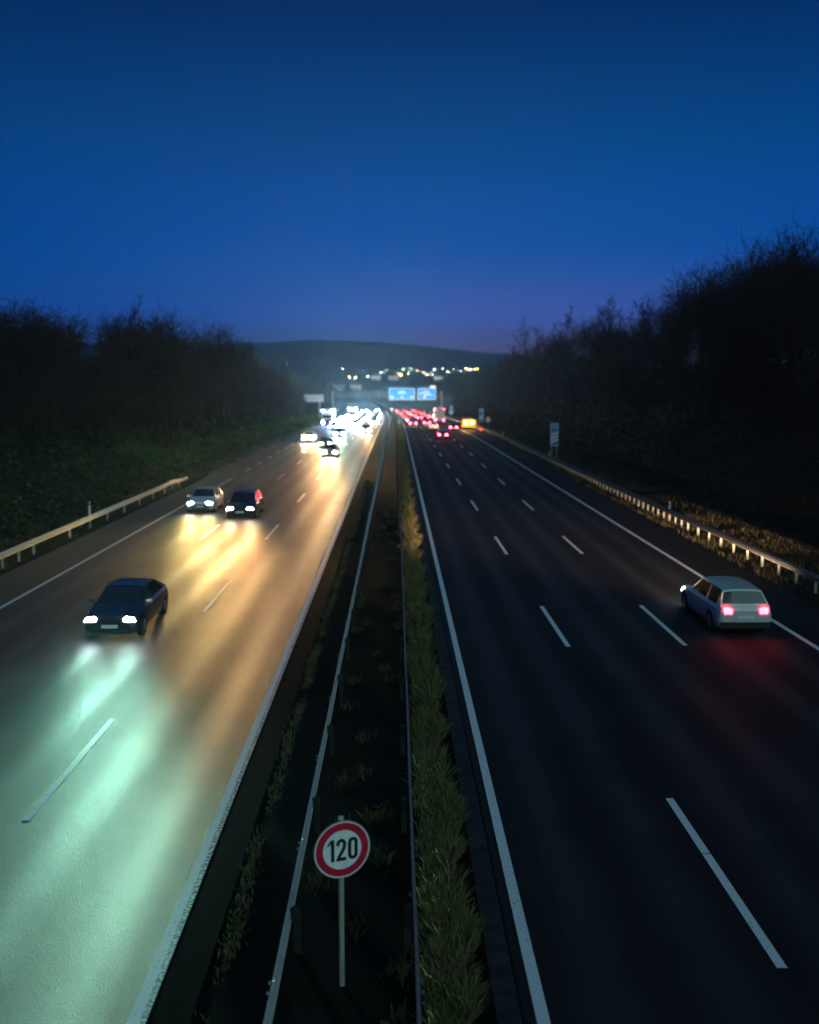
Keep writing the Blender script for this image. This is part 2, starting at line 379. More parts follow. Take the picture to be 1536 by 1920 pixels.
# ------------------------------------------------------------------ signs
m_white = mat('sign white', (.84, .86, .88), .45, var=.16, scale=5); m_red = mat('sign red', (.62, .010, .045), .45, var=.3, scale=6)
m_black = mat('sign black', (.006, .006, .006), .5); m_blue = mat('sign blue', (.0, .16, .60), .4, var=.06)
m_grey = mat('sign back grey', (.28, .29, .29), .5, var=.15); m_steel = mat('sign post steel', (.42, .43, .38), .5, metal=.2, var=.2, scale=8)
def arc(cx, cy_, r, a0, a1, n): return [(cx + r * math.cos(R(a0 + (a1 - a0) * i / n)), cy_ + r * math.sin(R(a0 + (a1 - a0) * i / n))) for i in range(n + 1)]
def stroke(mb, pts, w, y, t=.003, closed=False):
    n = len(pts); L = []; Rt = []
    for i in range(n):
        if closed: p0, p1 = pts[(i - 1) % n], pts[(i + 1) % n]
        else: p0, p1 = pts[max(i - 1, 0)], pts[min(i + 1, n - 1)]
        dx, dy = p1[0] - p0[0], p1[1] - p0[1]; q = math.hypot(dx, dy); nx, ny = -dy / q * w / 2, dx / q * w / 2
        L.append((pts[i][0] + nx, y, pts[i][1] + ny)); Rt.append((pts[i][0] - nx, y, pts[i][1] - ny))
    v = L + Rt; rng_ = range(n if closed else n - 1)
    v2 = v + [(a, b + t, c_) for a, b, c_ in v]; f = []
    for i in rng_:
        j = (i + 1) % n; f += [(i, j, n + j, n + i), (2 * n + i, 3 * n + i, 3 * n + j, 2 * n + j), (i, 2 * n + i, 2 * n + j, j), (n + i, n + j, 3 * n + j, 3 * n + i)]
    mb.add(v2, f)
def disc(r0, r1, y, t, n=64):
    m = MB()
    if r0 == 0:
        o = [(r1 * math.cos(2 * math.pi * k / n), r1 * math.sin(2 * math.pi * k / n)) for k in range(n)]
        return m.prism(o, (0, y, 0), (1, 0, 0), (0, 0, 1), (0, 1, 0), t)
    rings = []
    for (r, yy) in ((r0, y), (r1, y), (r1, y + t), (r0, y + t)):
        rings.append([(r * math.cos(2 * math.pi * k / n), yy, r * math.sin(2 * math.pi * k / n)) for k in range(n)])
    return m.loft(rings + [rings[0]], True, False)
def digits(mb, s, y):
    h = .305 * s; w = .046 * s
    # 1
    x1 = -.135 * s
    stroke(mb, [(x1, -h / 2), (x1, h / 2)], w, y); mb.prism([(x1 - .078 * s, h / 2 - .088 * s), (x1 - .066 * s, h / 2 - .050 * s), (x1 - .01 * s, h / 2), (x1 - w / 2 + .001, h / 2), (x1 - w / 2 + .001, h / 2 - .052 * s)][::-1], (0, y, 0), (1, 0, 0), (0, 0, 1), (0, 1, 0), .0035)
    # 2
    x2 = -.015 * s; r = .045 * s; top = h / 2 - w / 2
    pts = [(x2 - r, top - r - .022 * s)] + arc(x2, top - r, r, 180, 0, 12) + [(x2 + r, top - r - .03 * s), (x2 + r * .8, top - r - .07 * s), (x2 - r * .85, -h / 2 + w * .95)]
    stroke(mb, pts, w, y); stroke(mb, [(x2 - r - w / 2, -h / 2 + w / 2), (x2 + r + w / 2, -h / 2 + w / 2)], w, y - .0006)
    # 0
    x3 = .148 * s; pts = arc(x3, h / 2 - w / 2 - r, r, 0, 180, 12) + arc(x3, -h / 2 + w / 2 + r, r, 180, 360, 12)
    stroke(mb, pts, w, y, closed=True)
def speed_sign(loc, rz, label, D=.77, zc=1.92, group=None, ph=None):
    g = empty('speed_limit_sign', loc, rz, label, 'speed limit sign', group); k = D / .77; r = D / 2
    a = disc(0, r, 0, .012).build('sign_face', m_white, g); a.location = (0, -.05, zc)
    b = disc(r * .70, r * .955, -.003, .003).build('red_ring', m_red, g); b.location = (0, -.05, zc)
    mb = MB(); digits(mb, k, -.0036); c_ = mb.build('number', m_black, g); c_.location = (0, -.05, zc)
    d = disc(r * 1.0, r * 1.025, -.004, .02).build('rim', m_grey, g); d.location = (0, -.05, zc)
    MB().tube([(0, 0, -.1), (0, 0, zc + r + .03)], .036, 12).build('post', m_steel, g)
    MB().tube([(0, 0, zc + r + .03), (0, 0, zc + r + .05)], .040, 12).build('post_cap', mat('pale cap', (.6, .62, .62), .4), g)
    mb = MB()
    for q in (-.2, .2): mb.box((0, -.02, zc + q * k), (.14, .05, .03))
    mb.build('clamp', m_steel, g)
    return g
speed_sign((-.735, 13.2, 0), R(22), 'nearest red ringed 120 speed limit sign on a pole between the median rails')
speed_sign((17.1, 193, zr(193)), R(-4), 'far round speed limit sign on the right verge beside a blue exit marker', D=.95, zc=2.3)
speed_sign((16.9 + xc(372), 372, zr(372)), 0, 'distant round speed limit sign right of the overhead sign gantry', D=1.15, zc=3.0)
speed_sign((-.7 + xc(330), 330, zr(330)), 0, 'distant round sign in the median below the overhead blue signs', D=1.1, zc=2.9)

def exit_marker(x, y, n, label):
    g = empty('exit_marker', (x, y, zr(y)), 0, label, 'distance marker', 'blue exit distance markers on the right verge')
    w, z0, z1 = .86, 1.55, 4.05
    o = [(-w / 2, z0), (w / 2, z0), (w / 2, z1), (-w / 2, z1)]
    MB().prism(o, (0, 0, 0), (1, 0, 0), (0, 0, 1), (0, 1, 0), .03).build('panel', m_blue, g)
    mb = MB()    # white border
    for (cx, cz, dx, dz) in ((0, z0 + .03, w, .05), (0, z1 - .03, w, .05), (-w / 2 + .03, (z0 + z1) / 2, .05, z1 - z0 - .1), (w / 2 - .03, (z0 + z1) / 2, .05, z1 - z0 - .1)): mb.box((cx, -.004, cz), (dx, .006, dz))
    mb.build('border', m_white, g)
    for i in range(n):
        zb = z0 + .30 + i * .40
        MB().prism([(-w / 2 + .06, zb), (w / 2 - .06, zb + .30), (w / 2 - .06, zb + .52), (-w / 2 + .06, zb + .22)], (0, -.007, 0), (1, 0, 0), (0, 0, 1), (0, 1, 0), .006).build('stripe', m_white, g)
    mb = MB()    # pale symbol block at the top: ramp symbol of an exit
    mb.box((0, -.004, z1 - .33), (.62, .005, .42)); mb.build('symbol_panel', mat('pale blue white', (.25, .45, .78), .45), g)
    mb = MB(); mb.box((.0, -.009, z1 - .33), (.07, .004, .30)); mb.build('symbol', m_blue, g)
    for s in (-.27, .27): MB().tube([(s, .06, -.2), (s, .06, z1 - .1)], .04, 8).build('post', m_steel, g)
exit_marker(17.55, 115, 3, 'nearest blue exit marker with three white diagonal stripes behind the right guard rail')
exit_marker(17.4, 212, 2, 'middle blue exit marker standing beside the far round sign and yellow truck')
exit_marker(17.3 + xc(318), 318, 1, 'farthest tiny blue exit marker right of the overhead signs')

# overhead gantry
GY = 400; gx = xc(GY); gz = zr(GY)
gan = empty('sign_gantry', (gx, GY, gz), 0, 'overhead steel gantry carrying two blue direction signs across the motorway', 'sign gantry')
m_glowb = mat('blue sign with added glow', (.0, .22, .7), .4, var=.05, emit=(0.0, .26, .80), estr=.62)  # added glow in the face colours stands in for light on the signs
m_gloww = mat('white with added glow', (.8, .8, .8), .4, var=.05, emit=(.45, .75, 1.0), estr=.45)
m_glowy = mat('yellow with added glow', (.8, .6, .2), .4, var=.05, emit=(1.0, .75, .35), estr=.9)
m_gan = mat('grey gantry steel', (.24, .26, .28), .5, metal=.3)
for x in (19.2, -22.5): MB().box((x, .6, 4.6), (.5, .5, 9.4)).build('column', m_gan, gan)
mb = MB()
for z in (7.2, 8.6):
    for yy in (.35, .9): mb.box((-1.65, yy, z), (41.2, .14, .14))
for k in range(20):
    x0 = -21 + k * 2.0
    for yy in (.35, .9): mb.tube([(x0, yy, 7.2), (x0 + 1, yy, 8.6), (x0 + 2, yy, 7.2)], .05, 5, False)
mb.build('truss', m_gan, gan)
def road_sign(xa, xb, za, zb, lines, tab=False):
    f = MB().box(((xa + xb) / 2, .1, (za + zb) / 2), (xb - xa, .12, zb - za)).build('sign_panel', m_glowb, gan)
    mb = MB(); W, H = xb - xa, zb - za; X, Z = (xa + xb) / 2, (za + zb) / 2; b = .14
    mb.box((X, .03, za + b / 2), (W, .03, b)); mb.box((X, .03, zb - b / 2), (W, .03, b)); mb.box((xa + b / 2, .03, Z), (b, .028, H - 2 * b)); mb.box((xb - b / 2, .03, Z), (b, .028, H - 2 * b))
    mb.build('border', m_gloww, f)
    for (u, w, l, h, y_) in lines: MB().box((xa + u * W, .025, za + w * H), (l, .03, h)).build('lettering', m_glowy if y_ else m_gloww, f)
road_sign(-.9, 8.8, 5.9, 10.3, [(.5, .68, 2.6, .3, 0), (.5, .53, 3.2, .22, 0), (.12, .22, .9, .5, 0), (.5, .22, .7, .45, 0), (.88, .22, .9, .45, 0)])
road_sign(10.0, 17.0, 5.8, 10.2, [(.45, .72, 2.4, .28, 0), (.48, .56, 3.2, .28, 0), (.16, .56, .8, .45, 0), (.6, .42, 3.2, .25, 0), (.38, .25, .8, .9, 1)])
MB().box((15.8, .1, 10.75), (2.2, .12, 1.0)).build('exit_number_tab', m_gloww, gan)
# back of a large sign left of the oncoming lanes
bs = empty('direction_sign', (-24.2 + xc(300), 300, ground_z(-24, 300) * 1.0), R(3), 'large pale sign seen from the back on posts above the left verge', 'road sign')
MB().box((0, 0, 4.9 - float(ground_z(-24, 300)) - .0), (7.6, .08, 2.1)).build('sign_back', mat('pale aluminium sign back', (.20, .21, .20), .45, metal=.1, var=.15), bs)
mb = MB()
for z in (-.6, .6): mb.box((0, -.06, 4.9 - float(ground_z(-24, 300)) + z), (7.4, .06, .08))
mb.build('stiffener', m_grey, bs)
for x in (-2.6, 2.6): MB().tube([(x, .1, -.3), (x, .1, 5.8 - float(ground_z(-24, 300)))], .09, 8).build('post', m_steel, bs)

# ------------------------------------------------------------------ vehicles
def paintm(n, c, r=.28): return mat('car paint ' + n, c, r, var=.06, coat=.6, spec=.5)
PAINTS = [paintm('silver', (.50, .55, .56)), paintm('black', (.012, .012, .014)), paintm('dark blue', (.02, .035, .09)), paintm('graphite', (.07, .075, .08)), paintm('white', (.7, .7, .7)), paintm('dark red', (.16, .012, .012))]
m_glass = mat('car glass', (.012, .016, .018), .06, var=.1, spec=.7); m_tyre = mat('tyre rubber', (.012, .012, .012), .85)
m_rim = mat('alloy rim', (.45, .46, .47), .3, metal=.8); m_trim = mat('black trim', (.010, .010, .011), .5); m_plate = mat('plate white', (.75, .76, .74), .5, var=.04)
m_chrome = mat('chrome', (.6, .6, .6), .15, metal=1)
HEAD = {'cool': mat('headlamp cool white', (.9, .9, .9), .2, emit=(.80, .92, 1.0), estr=4500), 'warm': mat('headlamp warm white', (.9, .9, .9), .2, emit=(1.0, .80, .52), estr=2600),
        'teal': mat('headlamp teal white', (.9, .9, .9), .2, emit=(.62, 1.0, .92), estr=3500), 'blue': mat('headlamp blue white', (.9, .9, .9), .2, emit=(.35, .52, 1.0), estr=900)}
HEAD['near'] = mat('headlamp near', (.9, .9, .9), .2, emit=(.80, .92, 1.0), estr=110)
m_tail = mat('tail lamp red', (.4, .01, .01), .25, emit=(1.0, .018, .035), estr=45); m_tailhot = mat('brake lamp red', (.4, .01, .01), .25, emit=(1.0, .035, .075), estr=110)
m_taildead = mat('tail lamp unlit', (.20, .01, .01), .25); m_headdead = mat('clear lamp unlit', (.5, .5, .5), .15)
m_amber = mat('amber lamp', (.8, .4, .05), .3, emit=(1.0, .62, .08), estr=90)

def ring_body(y, hw, z0, z1, crown=.02):
    h = z1 - z0
    half = [(hw * .80, z0), (hw * .95, z0 + .05), (hw, z0 + h * .30), (hw, z0 + h * .62), (hw * .965, z0 + h * .84), (hw * .88, z1 - .012), (hw * .55, z1 + crown * .7), (0, z1 + crown)]
    pts = [(x, y, z) for x, z in half] + [(-x, y, z) for x, z in reversed(half[:-1])]
    return pts
def make_car(kind, nm, paint_, L=4.4, W=1.80, H=1.47, tailslope=.55, hood=1.25):
    g = empty(nm, (0, 0, 0), 0, '', 'car')
    F = L / 2; hw = W / 2; zb = .95 if H < 1.6 else 1.08
    st = [(F, hw * .70, .30, .58), (F - .05, hw * .86, .24, .66), (F - .22, hw * .95, .20, .74), (F - .7, hw * .99, .19, .84), (F - hood, hw, .19, zb), (0, hw, .19, zb), (-F + .8, hw, .19, zb + .02), (-F + .25, hw * .98, .21, zb + .02), (-F + .06, hw * .92, .25, zb - .03), (-F, hw * .82, .32, zb - .15)]
    m = MB(); m.loft([ring_body(*s) for s in st])
    # cabin frame
    yb0, yb1 = F - hood + .05, -F + .12; yr0, yr1 = yb0 - .78, yb1 + tailslope
    bw, rw = hw * .89, hw * .70
    def cab(y, w, z): return [(w, y, z), (w * .6, y, z + .035), (0, y, z + .05), (-w * .6, y, z + .035), (-w, y, z)]
    B0 = [(bw, yb0, zb - .03), (bw * .6, yb0 + .10, zb - .03), (0, yb0 + .14, zb - .03), (-bw * .6, yb0 + .10, zb - .03), (-bw, yb0, zb - .03)]
    B1 = [(bw, yb1, zb - .03), (bw * .6, yb1 - .04, zb - .03), (0, yb1 - .05, zb - .03), (-bw * .6, yb1 - .04, zb - .03), (-bw, yb1, zb - .03)]
    Rf = cab(yr0, rw, H - .06); Rm = cab((yr0 + yr1) / 2 + .1, rw * 1.02, H - .045); Rb = cab(yr1, rw * .98, H - .09)
    m.loft([B0, Rf, Rm, Rb, B1], False, False)
    Mm = [(bw, (yr0 + yr1) / 2, zb - .03)]
    for s in (1, -1):
        i = 0 if s == 1 else 4
        m.add([B0[i], Rf[i], Rm[i], Rb[i], B1[i]], [(0, 1, 2, 3, 4) if s == 1 else (4, 3, 2, 1, 0)])
    body = m.build('body', paint_, g, smooth=False)
    def lerp(a, b, t): return Vector(a).lerp(Vector(b), t)
    def pane(name, P, inset=.09, off=.008, mt=m_glass):
        """P: list of corner points in order; inset towards the centre and lifted off the surface"""
        c_ = sum((Vector(p) for p in P), Vector()) / len(P); n_ = (Vector(P[1]) - Vector(P[0])).cross(Vector(P[2]) - Vector(P[1])).normalized()
        if n_.dot(c_ - Vector((0, 0, .9))) < 0: n_ = -n_
        Q = [lerp(p, c_, inset) + n_ * off for p in P]; k = len(Q); Q2 = [q - n_ * (off + .03) for q in Q]
        MB().add(Q + Q2, [tuple(range(k))] + [(i, (i + 1) % k, k + (i + 1) % k, k + i) for i in range(k)]).build(name, mt, g)
    def wrap(name, A, B, lo, hi):
        rowA = [lerp(a, b, lo) for a, b in zip(A, B)]; rowB = [lerp(a, b, hi) for a, b in zip(A, B)]
        cen = sum(rowA + rowB, Vector()) / 10; n_ = (rowA[2] - rowB[2]).cross(rowA[1] - rowA[2]).normalized()
        if n_.z < 0: n_ = -n_
        sh = lambda r_: [Vector((p.x * .94, p.y, p.z)) + n_ * .010 for p in r_]
        a_, b_ = sh(rowA), sh(rowB); v = a_ + b_ + [p - n_ * .03 for p in a_ + b_]
        f = [(i, i + 1, 6 + i, 5 + i) for i in range(4)] + [(0, 10, 11, 1), (4, 9, 19, 14), (0, 5, 15, 10)]
        MB().add(v, f).build(name, m_glass, g)
    wrap('windscreen', B0, Rf, .10, .93); wrap('rear_window', B1, Rb, .22, .9)
    mid = (yr0 + yr1) / 2
    for s in (1, -1):
        i = 0 if s == 1 else 4
        b = lambda y: Vector((s * bw, y, zb - .03)); r_ = lambda y: Vector((s * rw, y, H - .055))
        pane('side_window', [b(yb0 - .12), r_(yr0 - .06), r_(mid + .06), b(mid + .05)])
        pane('side_window', [b(mid - .05), r_(mid - .04), r_(yr1 + .08), b(yb1 + .42)])
    # wheels
    wy = F - .82
    for s in (1, -1):
        for y in (wy, -wy + .05):
            n = 20; R0 = .33
            def wr(rad, x): return [(x, rad * math.cos(2 * math.pi * k / n), rad * math.sin(2 * math.pi * k / n)) for k in range(n)]
            t = MB().loft([wr(.22, s * (hw - .20)), wr(R0 - .01, s * (hw - .20)), wr(R0, s * (hw - .16)), wr(R0, s * (hw - .03)), wr(R0 - .02, s * (hw + .005)), wr(.22, s * (hw + .008))], True, True).build('wheel', m_tyre, g)
            t.location = (0, y, R0)
            q = MB().loft([wr(.21, s * (hw + .009)), wr(.19, s * (hw + .016)), wr(.06, s * (hw + .006))], True, True).build('rim', m_rim, t)
            MB().loft([[(s * (hw + a), y + rr_ * math.cos(R(-10 + 200 * k / 14)), R0 + rr_ * math.sin(R(-10 + 200 * k / 14))) for k in range(15)] for rr_, a in ((.335, .004), (.40, .006))], False, False).build('wheel_arch', m_trim, g)
    # front and rear details
    zl = .66 if H < 1.6 else .76
    for s in (1, -1):
        o = [(-.19, -.06), (.17, -.075), (.20, .03), (.12, .09), (-.14, .055)]
        o = [(a * -s, b) for a, b in o];
        if s == 1: o = o[::-1]
        h = MB().prism(o, (s * hw * .68, F - .105, zl), (1, 0, 0), (0, -.12, 1), (0, 1, 0), .085).build('headlight', HEAD['cool'], g)
        o = [(-.16, -.09), (.10, -.09), (.12, .10), (-.02, .13), (-.16, .06)]; o = [(a * s, b) for a, b in o]
        if s == -1: o = o[::-1]
        MB().prism(o, (s * hw * .66, -F - .006, zb - .13), (1, 0, 0), (0, .05, 1), (0, 1, 0), .07).build('tail_light', m_tail, g)
        MB().loft([[(s * (hw + .02 + a), yb0 - .18 + b, zb + .04 + c_) for a, b, c_ in q] for q in ([(-.10, 0, -.03), (-.10, .05, -.03), (-.10, .05, .05), (-.10, 0, .05)], [(.14, -.02, -.05), (.13, .07, -.04), (.13, .06, .08), (.14, -.02, .09)])]).build('wing_mirror', paint_, g)
    MB().box((0, F + .0, .50), (.95, .03, .16)).box((0, F - .01, .33), (1.2, .03, .10)).build('grille', m_trim, g)
    MB().box((0, F + .02, .45), (.52, .012, .11)).build('number_plate', m_plate, g)
    MB().box((0, -F - .012, .62 if H > 1.4 else .58), (.52, .012, .11)).build('number_plate', m_plate, g)
    MB().box((0, -F + .05, .36), (W * .88, .14, .20)).build('rear_bumper', m_trim, g)
    MB().box((0, F - .30, .20), (W * .8, .3, .06)).box((0, -F + .6, .2), (W * .8, .5, .06)).build('underbody', m_trim, g)
    return g
def make_truck():
    g = empty('truck', (0, 0, 0), 0, '', 'truck'); pc = PAINTS[4]
    m = MB(); m.loft([[(x * w, y, z) for x, z in ((1, z0), (1, z1 - .15), (.92, z1), (-.92, z1), (-1, z1 - .15), (-1, z0))] for y, w, z0, z1 in ((5.9, 1.12, .55, 3.0), (5.8, 1.22, .5, 3.25), (5.2, 1.25, .5, 3.45), (3.9, 1.25, .5, 3.55))]); m.build('cab', pc, g)
    MB().box((0, 5.90, 2.15), (2.15, .06, .85)).build('windscreen', m_glass, g)
    MB().box((0, 5.92, 1.15), (1.9, .05, .7)).build('grille', m_trim, g); MB().box((0, 5.90, .55), (2.45, .14, .36)).build('bumper', m_trim, g)
    MB().box((0, -1.2, 2.35), (2.52, 9.2, 2.75)).build('cargo_box', mat('trailer grey white', (.42, .44, .44), .5, var=.2, scale=1.5), g)
    MB().box((0, -1.0, .85), (1.2, 9.0, .22)).build('chassis', m_trim, g)
    mb = MB()
    for x in (0,): mb.box((x, -5.82, 2.35), (.03, .02, 2.6))
    for x in (-.35, .35): mb.tube([(x, -5.84, 1.05), (x, -5.84, 3.65)], .02, 5)
    mb.build('rear_door_bars', m_grey, g)
    for s in (1, -1):
        for y in (4.9, -3.0, -4.3):
            n = 18; t = MB()
            def wr(rad, x): return [(x, rad * math.cos(2 * math.pi * k / n), rad * math.sin(2 * math.pi * k / n)) for k in range(n)]
            t = t.loft([wr(.3, s * .9), wr(.5, s * .9), wr(.5, s * 1.2), wr(.3, s * 1.22)]).build('wheel', m_tyre, g); t.location = (0, y, .5)
            MB().loft([wr(.29, s * 1.221), wr(.1, s * 1.19)]).build('rim', m_rim, t)
        MB().box((s * .95, 5.98, .78), (.36, .05, .24)).build('headlight', HEAD['blue'], g)
        MB().box((s * .95, 5.62, 3.42), (.30, .12, .14)).build('marker_lamp', HEAD['blue'], g)
        MB().box((s * 1.0, -5.84, .82), (.36, .06, .16)).build('tail_light', m_tailhot, g)
        MB().box((s * 1.12, -5.83, 3.62), (.18, .05, .10)).build('upper_tail_light', m_tail, g)
        MB().box((s * 1.45, 5.6, 2.2), (.18, .14, .6)).build('wing_mirror', m_trim, g)
    MB().box((0, -5.84, .55), (2.3, .06, .12)).build('rear_bumper', m_trim, g)
    return g
PROT = {'hatch': make_car('hatch', 'hatchback', PAINTS[3], 4.25, 1.78, 1.46, .50), 'estate': make_car('estate', 'estate_car', PAINTS[0], 4.7, 1.83, 1.50, .35, 1.3),
        'suv': make_car('suv', 'suv', PAINTS[1], 4.55, 1.86, 1.70, .38, 1.2), 'saloon': make_car('saloon', 'saloon_car', PAINTS[2], 4.7, 1.82, 1.42, 1.15, 1.3), 'truck': make_truck()}
for k_, o_ in PROT.items(): KIDS[k_] = kidmap(o_)
USED = set(); LK = .15
def beam(parent, xs_, F, z, color, power, up=.02, name='headlamp_beam', wide=2.2, radius=.09, floor=.022, expo=-2.0, cut0=-.012):
    """low beam: bright towards the far road, cut off above the horizon like a real headlamp"""
    for x in xs_:
        ld = bpy.data.lights.new(name, 'SPOT'); ld.energy = power * LK; ld.color = color; ld.spot_size = R(120); ld.spot_blend = .6; ld.shadow_soft_size = radius
        ld.use_nodes = True; n, l = ld.node_tree.nodes, ld.node_tree.links; n.clear()
        em = n.new('ShaderNodeEmission'); out = n.new('ShaderNodeOutputLight'); l.new(em.outputs[0], out.inputs[0])
        t = n.new('ShaderNodeTexCoord'); sp = n.new('ShaderNodeSeparateXYZ'); l.new(t.outputs['Normal'], sp.inputs[0])
        def M(op, a, b=None, c=None):
            q = n.new('ShaderNodeMath'); q.operation = op
            for i, v in enumerate((a, b, c)):
                if v is None: continue
                if isinstance(v, (int, float)): q.inputs[i].default_value = v
                else: l.new(v, q.inputs[i])
            return q.outputs[0]
        # local axes: -Z forward, Y up
        fw = M('ABSOLUTE', sp.outputs['Z']); fw = M('MAXIMUM', fw, .05)
        v = M('DIVIDE', sp.outputs['Y'], fw); h = M('DIVIDE', sp.outputs['X'], fw)
        dn = M('MAXIMUM', M('MULTIPLY', v, -1.0), floor)
        I = M('POWER', M('DIVIDE', dn, .05), expo)
        hh = M('MULTIPLY', h, h); hw_ = M('MULTIPLY', hh, -wide); I = M('MULTIPLY', I, M('EXPONENT', hw_))
        mr = n.new('ShaderNodeMapRange'); mr.interpolation_type = 'SMOOTHSTEP'; l.new(v, mr.inputs[0])
        mr.inputs[1].default_value = cut0; mr.inputs[2].default_value = cut0 + .04; mr.inputs[3].default_value = 1.0; mr.inputs[4].default_value = up
        I = M('MULTIPLY', I, mr.outputs[0]); l.new(I, em.inputs['Strength'])
        em.inputs['Color'].default_value = (1, 1, 1, 1)
        o = bpy.data.objects.new(name, ld); COL.objects.link(o); o.parent = parent; o.location = (x, F, z); o.rotation_euler = (R(90), 0, R(180) if False else 0)
CC = {'cool': (.82, .92, 1.0), 'warm': (1.0, .52, .17), 'teal': (.42, 1.0, .74), 'yellow': (1.0, .74, .24), 'blue': (.5, .7, 1.0)}
def vehicle(kind, x, y, label, oncoming=True, paint_=0, head='cool', power=0, lit_tail=None, group=None, color=None, up=.02, floor=.022, expo=-2.0, wide=2.2):
    """y = its nearest end to the camera"""
    src = PROT[kind]; half = {'hatch': 2.125, 'estate': 2.35, 'suv': 2.275, 'saloon': 2.35, 'truck': 5.95}[kind]
    yc = y + half; rz = (math.pi if oncoming else 0) - math.atan2(xc(yc + 2) - xc(yc - 2), 4)
    loc = (x + xc(yc), yc, zr(yc))
    if kind in USED:
        objs = copy_tree(src, KIDS[kind], loc, rz, label)
    else:
        USED.add(kind); src.location = loc; src.rotation_euler = (0, 0, rz); src['label'] = label
        objs = [src] + [c for c, s in KIDS[kind]] + [q for c, s in KIDS[kind] for q in s]
    if group: objs[0]['group'] = group
    for o in objs:
        b = o.name.split('.')[0]
        def setm(m_):
            o.material_slots[0].link = 'OBJECT'; o.material_slots[0].material = m_
        if b in ('body', 'wing_mirror') and kind != 'truck': setm(PAINTS[paint_])
        if b == 'headlight': setm(HEAD[head])
        if b in ('tail_light', 'upper_tail_light'): setm(lit_tail or (m_tail if b == 'tail_light' else m_tail))
    if power:
        r0 = objs[0]; F = half
        z = .66 if kind in ('hatch', 'estate', 'saloon') else (.76 if kind == 'suv' else .8)
        beam(r0, (-.6, .6), F + .08, z, color or CC[head], power, up, wide=wide, floor=floor, expo=expo, cut0=-.012 if color == CC['teal'] or color is None else -.036)
    return objs[0]

GL, GR = 'oncoming cars with lit headlights', 'departing cars with red tail lights'
L1, L2, L3, L4 = -5.1, -8.9, -12.4, -16.2
# oncoming, nearest first
vehicle('saloon', L2 - .2, 32.5, 'nearest oncoming car, its white headlights flooding the road at the left edge', True, 1, 'near', 5600, group=GL, color=CC['teal'])
vehicle('hatch', L3 - .1, 66, 'oncoming hatchback in the outer left lane, beside a second car past the rail end', True, 0, 'near', 5200, group=GL, color=CC['yellow'], floor=.042, expo=-1.6, up=.42)
vehicle('estate', L2 - .6, 63, 'oncoming estate car in the middle lane, side by side with a hatchback', True, 1, 'near', 4200, group=GL, color=CC['warm'], floor=.042, expo=-1.6, up=.05)
vehicle('suv', L3 - .2, 150, 'oncoming suv with pinkish headlights, leftmost in front of the dazzling queue', True, 4, 'warm', 2600, group=GL, up=.5, color=CC['warm'], floor=.034, expo=-1.5)
vehicle('hatch', L2 - .3, 136, 'oncoming hatchback with warm headlights leading the middle lane queue', True, 1, 'warm', 3200, group=GL)
vehicle('estate', L2 + 1.4, 118, 'oncoming estate car with orange glow below it, nearest of the dazzling queue', True, 3, 'warm', 3800, group=GL)
vehicle('saloon', L2 - .2, 168, 'oncoming saloon with cyan headlights behind the middle lane hatchback', True, 2, 'teal', 2000, group=GL)
vehicle('suv', L1 - .1, 182, 'oncoming suv with warm headlights in the lane by the median', True, 1, 'warm', 2200, group=GL)
q = [(L1, 242, 'hatch', 'warm', 'rightmost oncoming hatchback beside the median with orange reflections'), (L2, 226, 'estate', 'cool', 'oncoming estate car behind the cyan saloon'),
     (L3, 206, 'hatch', 'blue', 'oncoming hatchback with blue white headlights in front of the left truck'), (L1, 296, 'suv', 'cool', 'oncoming suv next behind the rightmost hatchback'),
     (L2, 262, 'hatch', 'warm', 'oncoming hatchback in the middle of the dazzling queue'), (L3, 248, 'saloon', 'cool', 'oncoming saloon beside the left truck in the outer lane')]
for x, y, k, hd, lab in q: vehicle(k, x, y, lab, True, random.randrange(6), hd, 1500 if y < 250 else 0, group=GL)
vehicle('truck', L4 + .7, 236, 'oncoming truck with blue lamps on its cab roof, left of the dazzling queue', True, 4, 'blue', 0)
vehicle('truck', L3 + .2, 300, 'oncoming truck deep in the queue of headlights', True, 4, 'cool', 0)
ORD = ['first', 'second', 'third', 'fourth', 'fifth', 'sixth', 'seventh', 'eighth', 'ninth', 'tenth']
LN = {L1: 'lane beside the median', L2: 'second lane from the median', L3: 'third lane from the median', L4 + .5: 'outermost merging lane'}
for lane, ys_ in ((L1, (262, 278, 314, 330, 352, 378, 402, 430, 470)), (L2, (244, 276, 290, 304, 318, 340, 366, 392, 424, 465)), (L3, (228, 266, 284, 318, 338, 360, 388, 415, 450)), (L4 + .5, (262, 276, 296, 312, 344, 380))):
    for i_, y in enumerate(ys_):
        vehicle(random.choice(['hatch', 'suv', 'saloon', 'estate']), lane + random.uniform(-.2, .2), y + random.uniform(-3, 3), 'far oncoming car in the headlight glare, ' + ORD[i_] + ' in the ' + LN[lane], True, random.randrange(6), random.choice(['cool', 'cool', 'teal', 'cool', 'warm']), 0, group='far oncoming cars in the headlight glare')
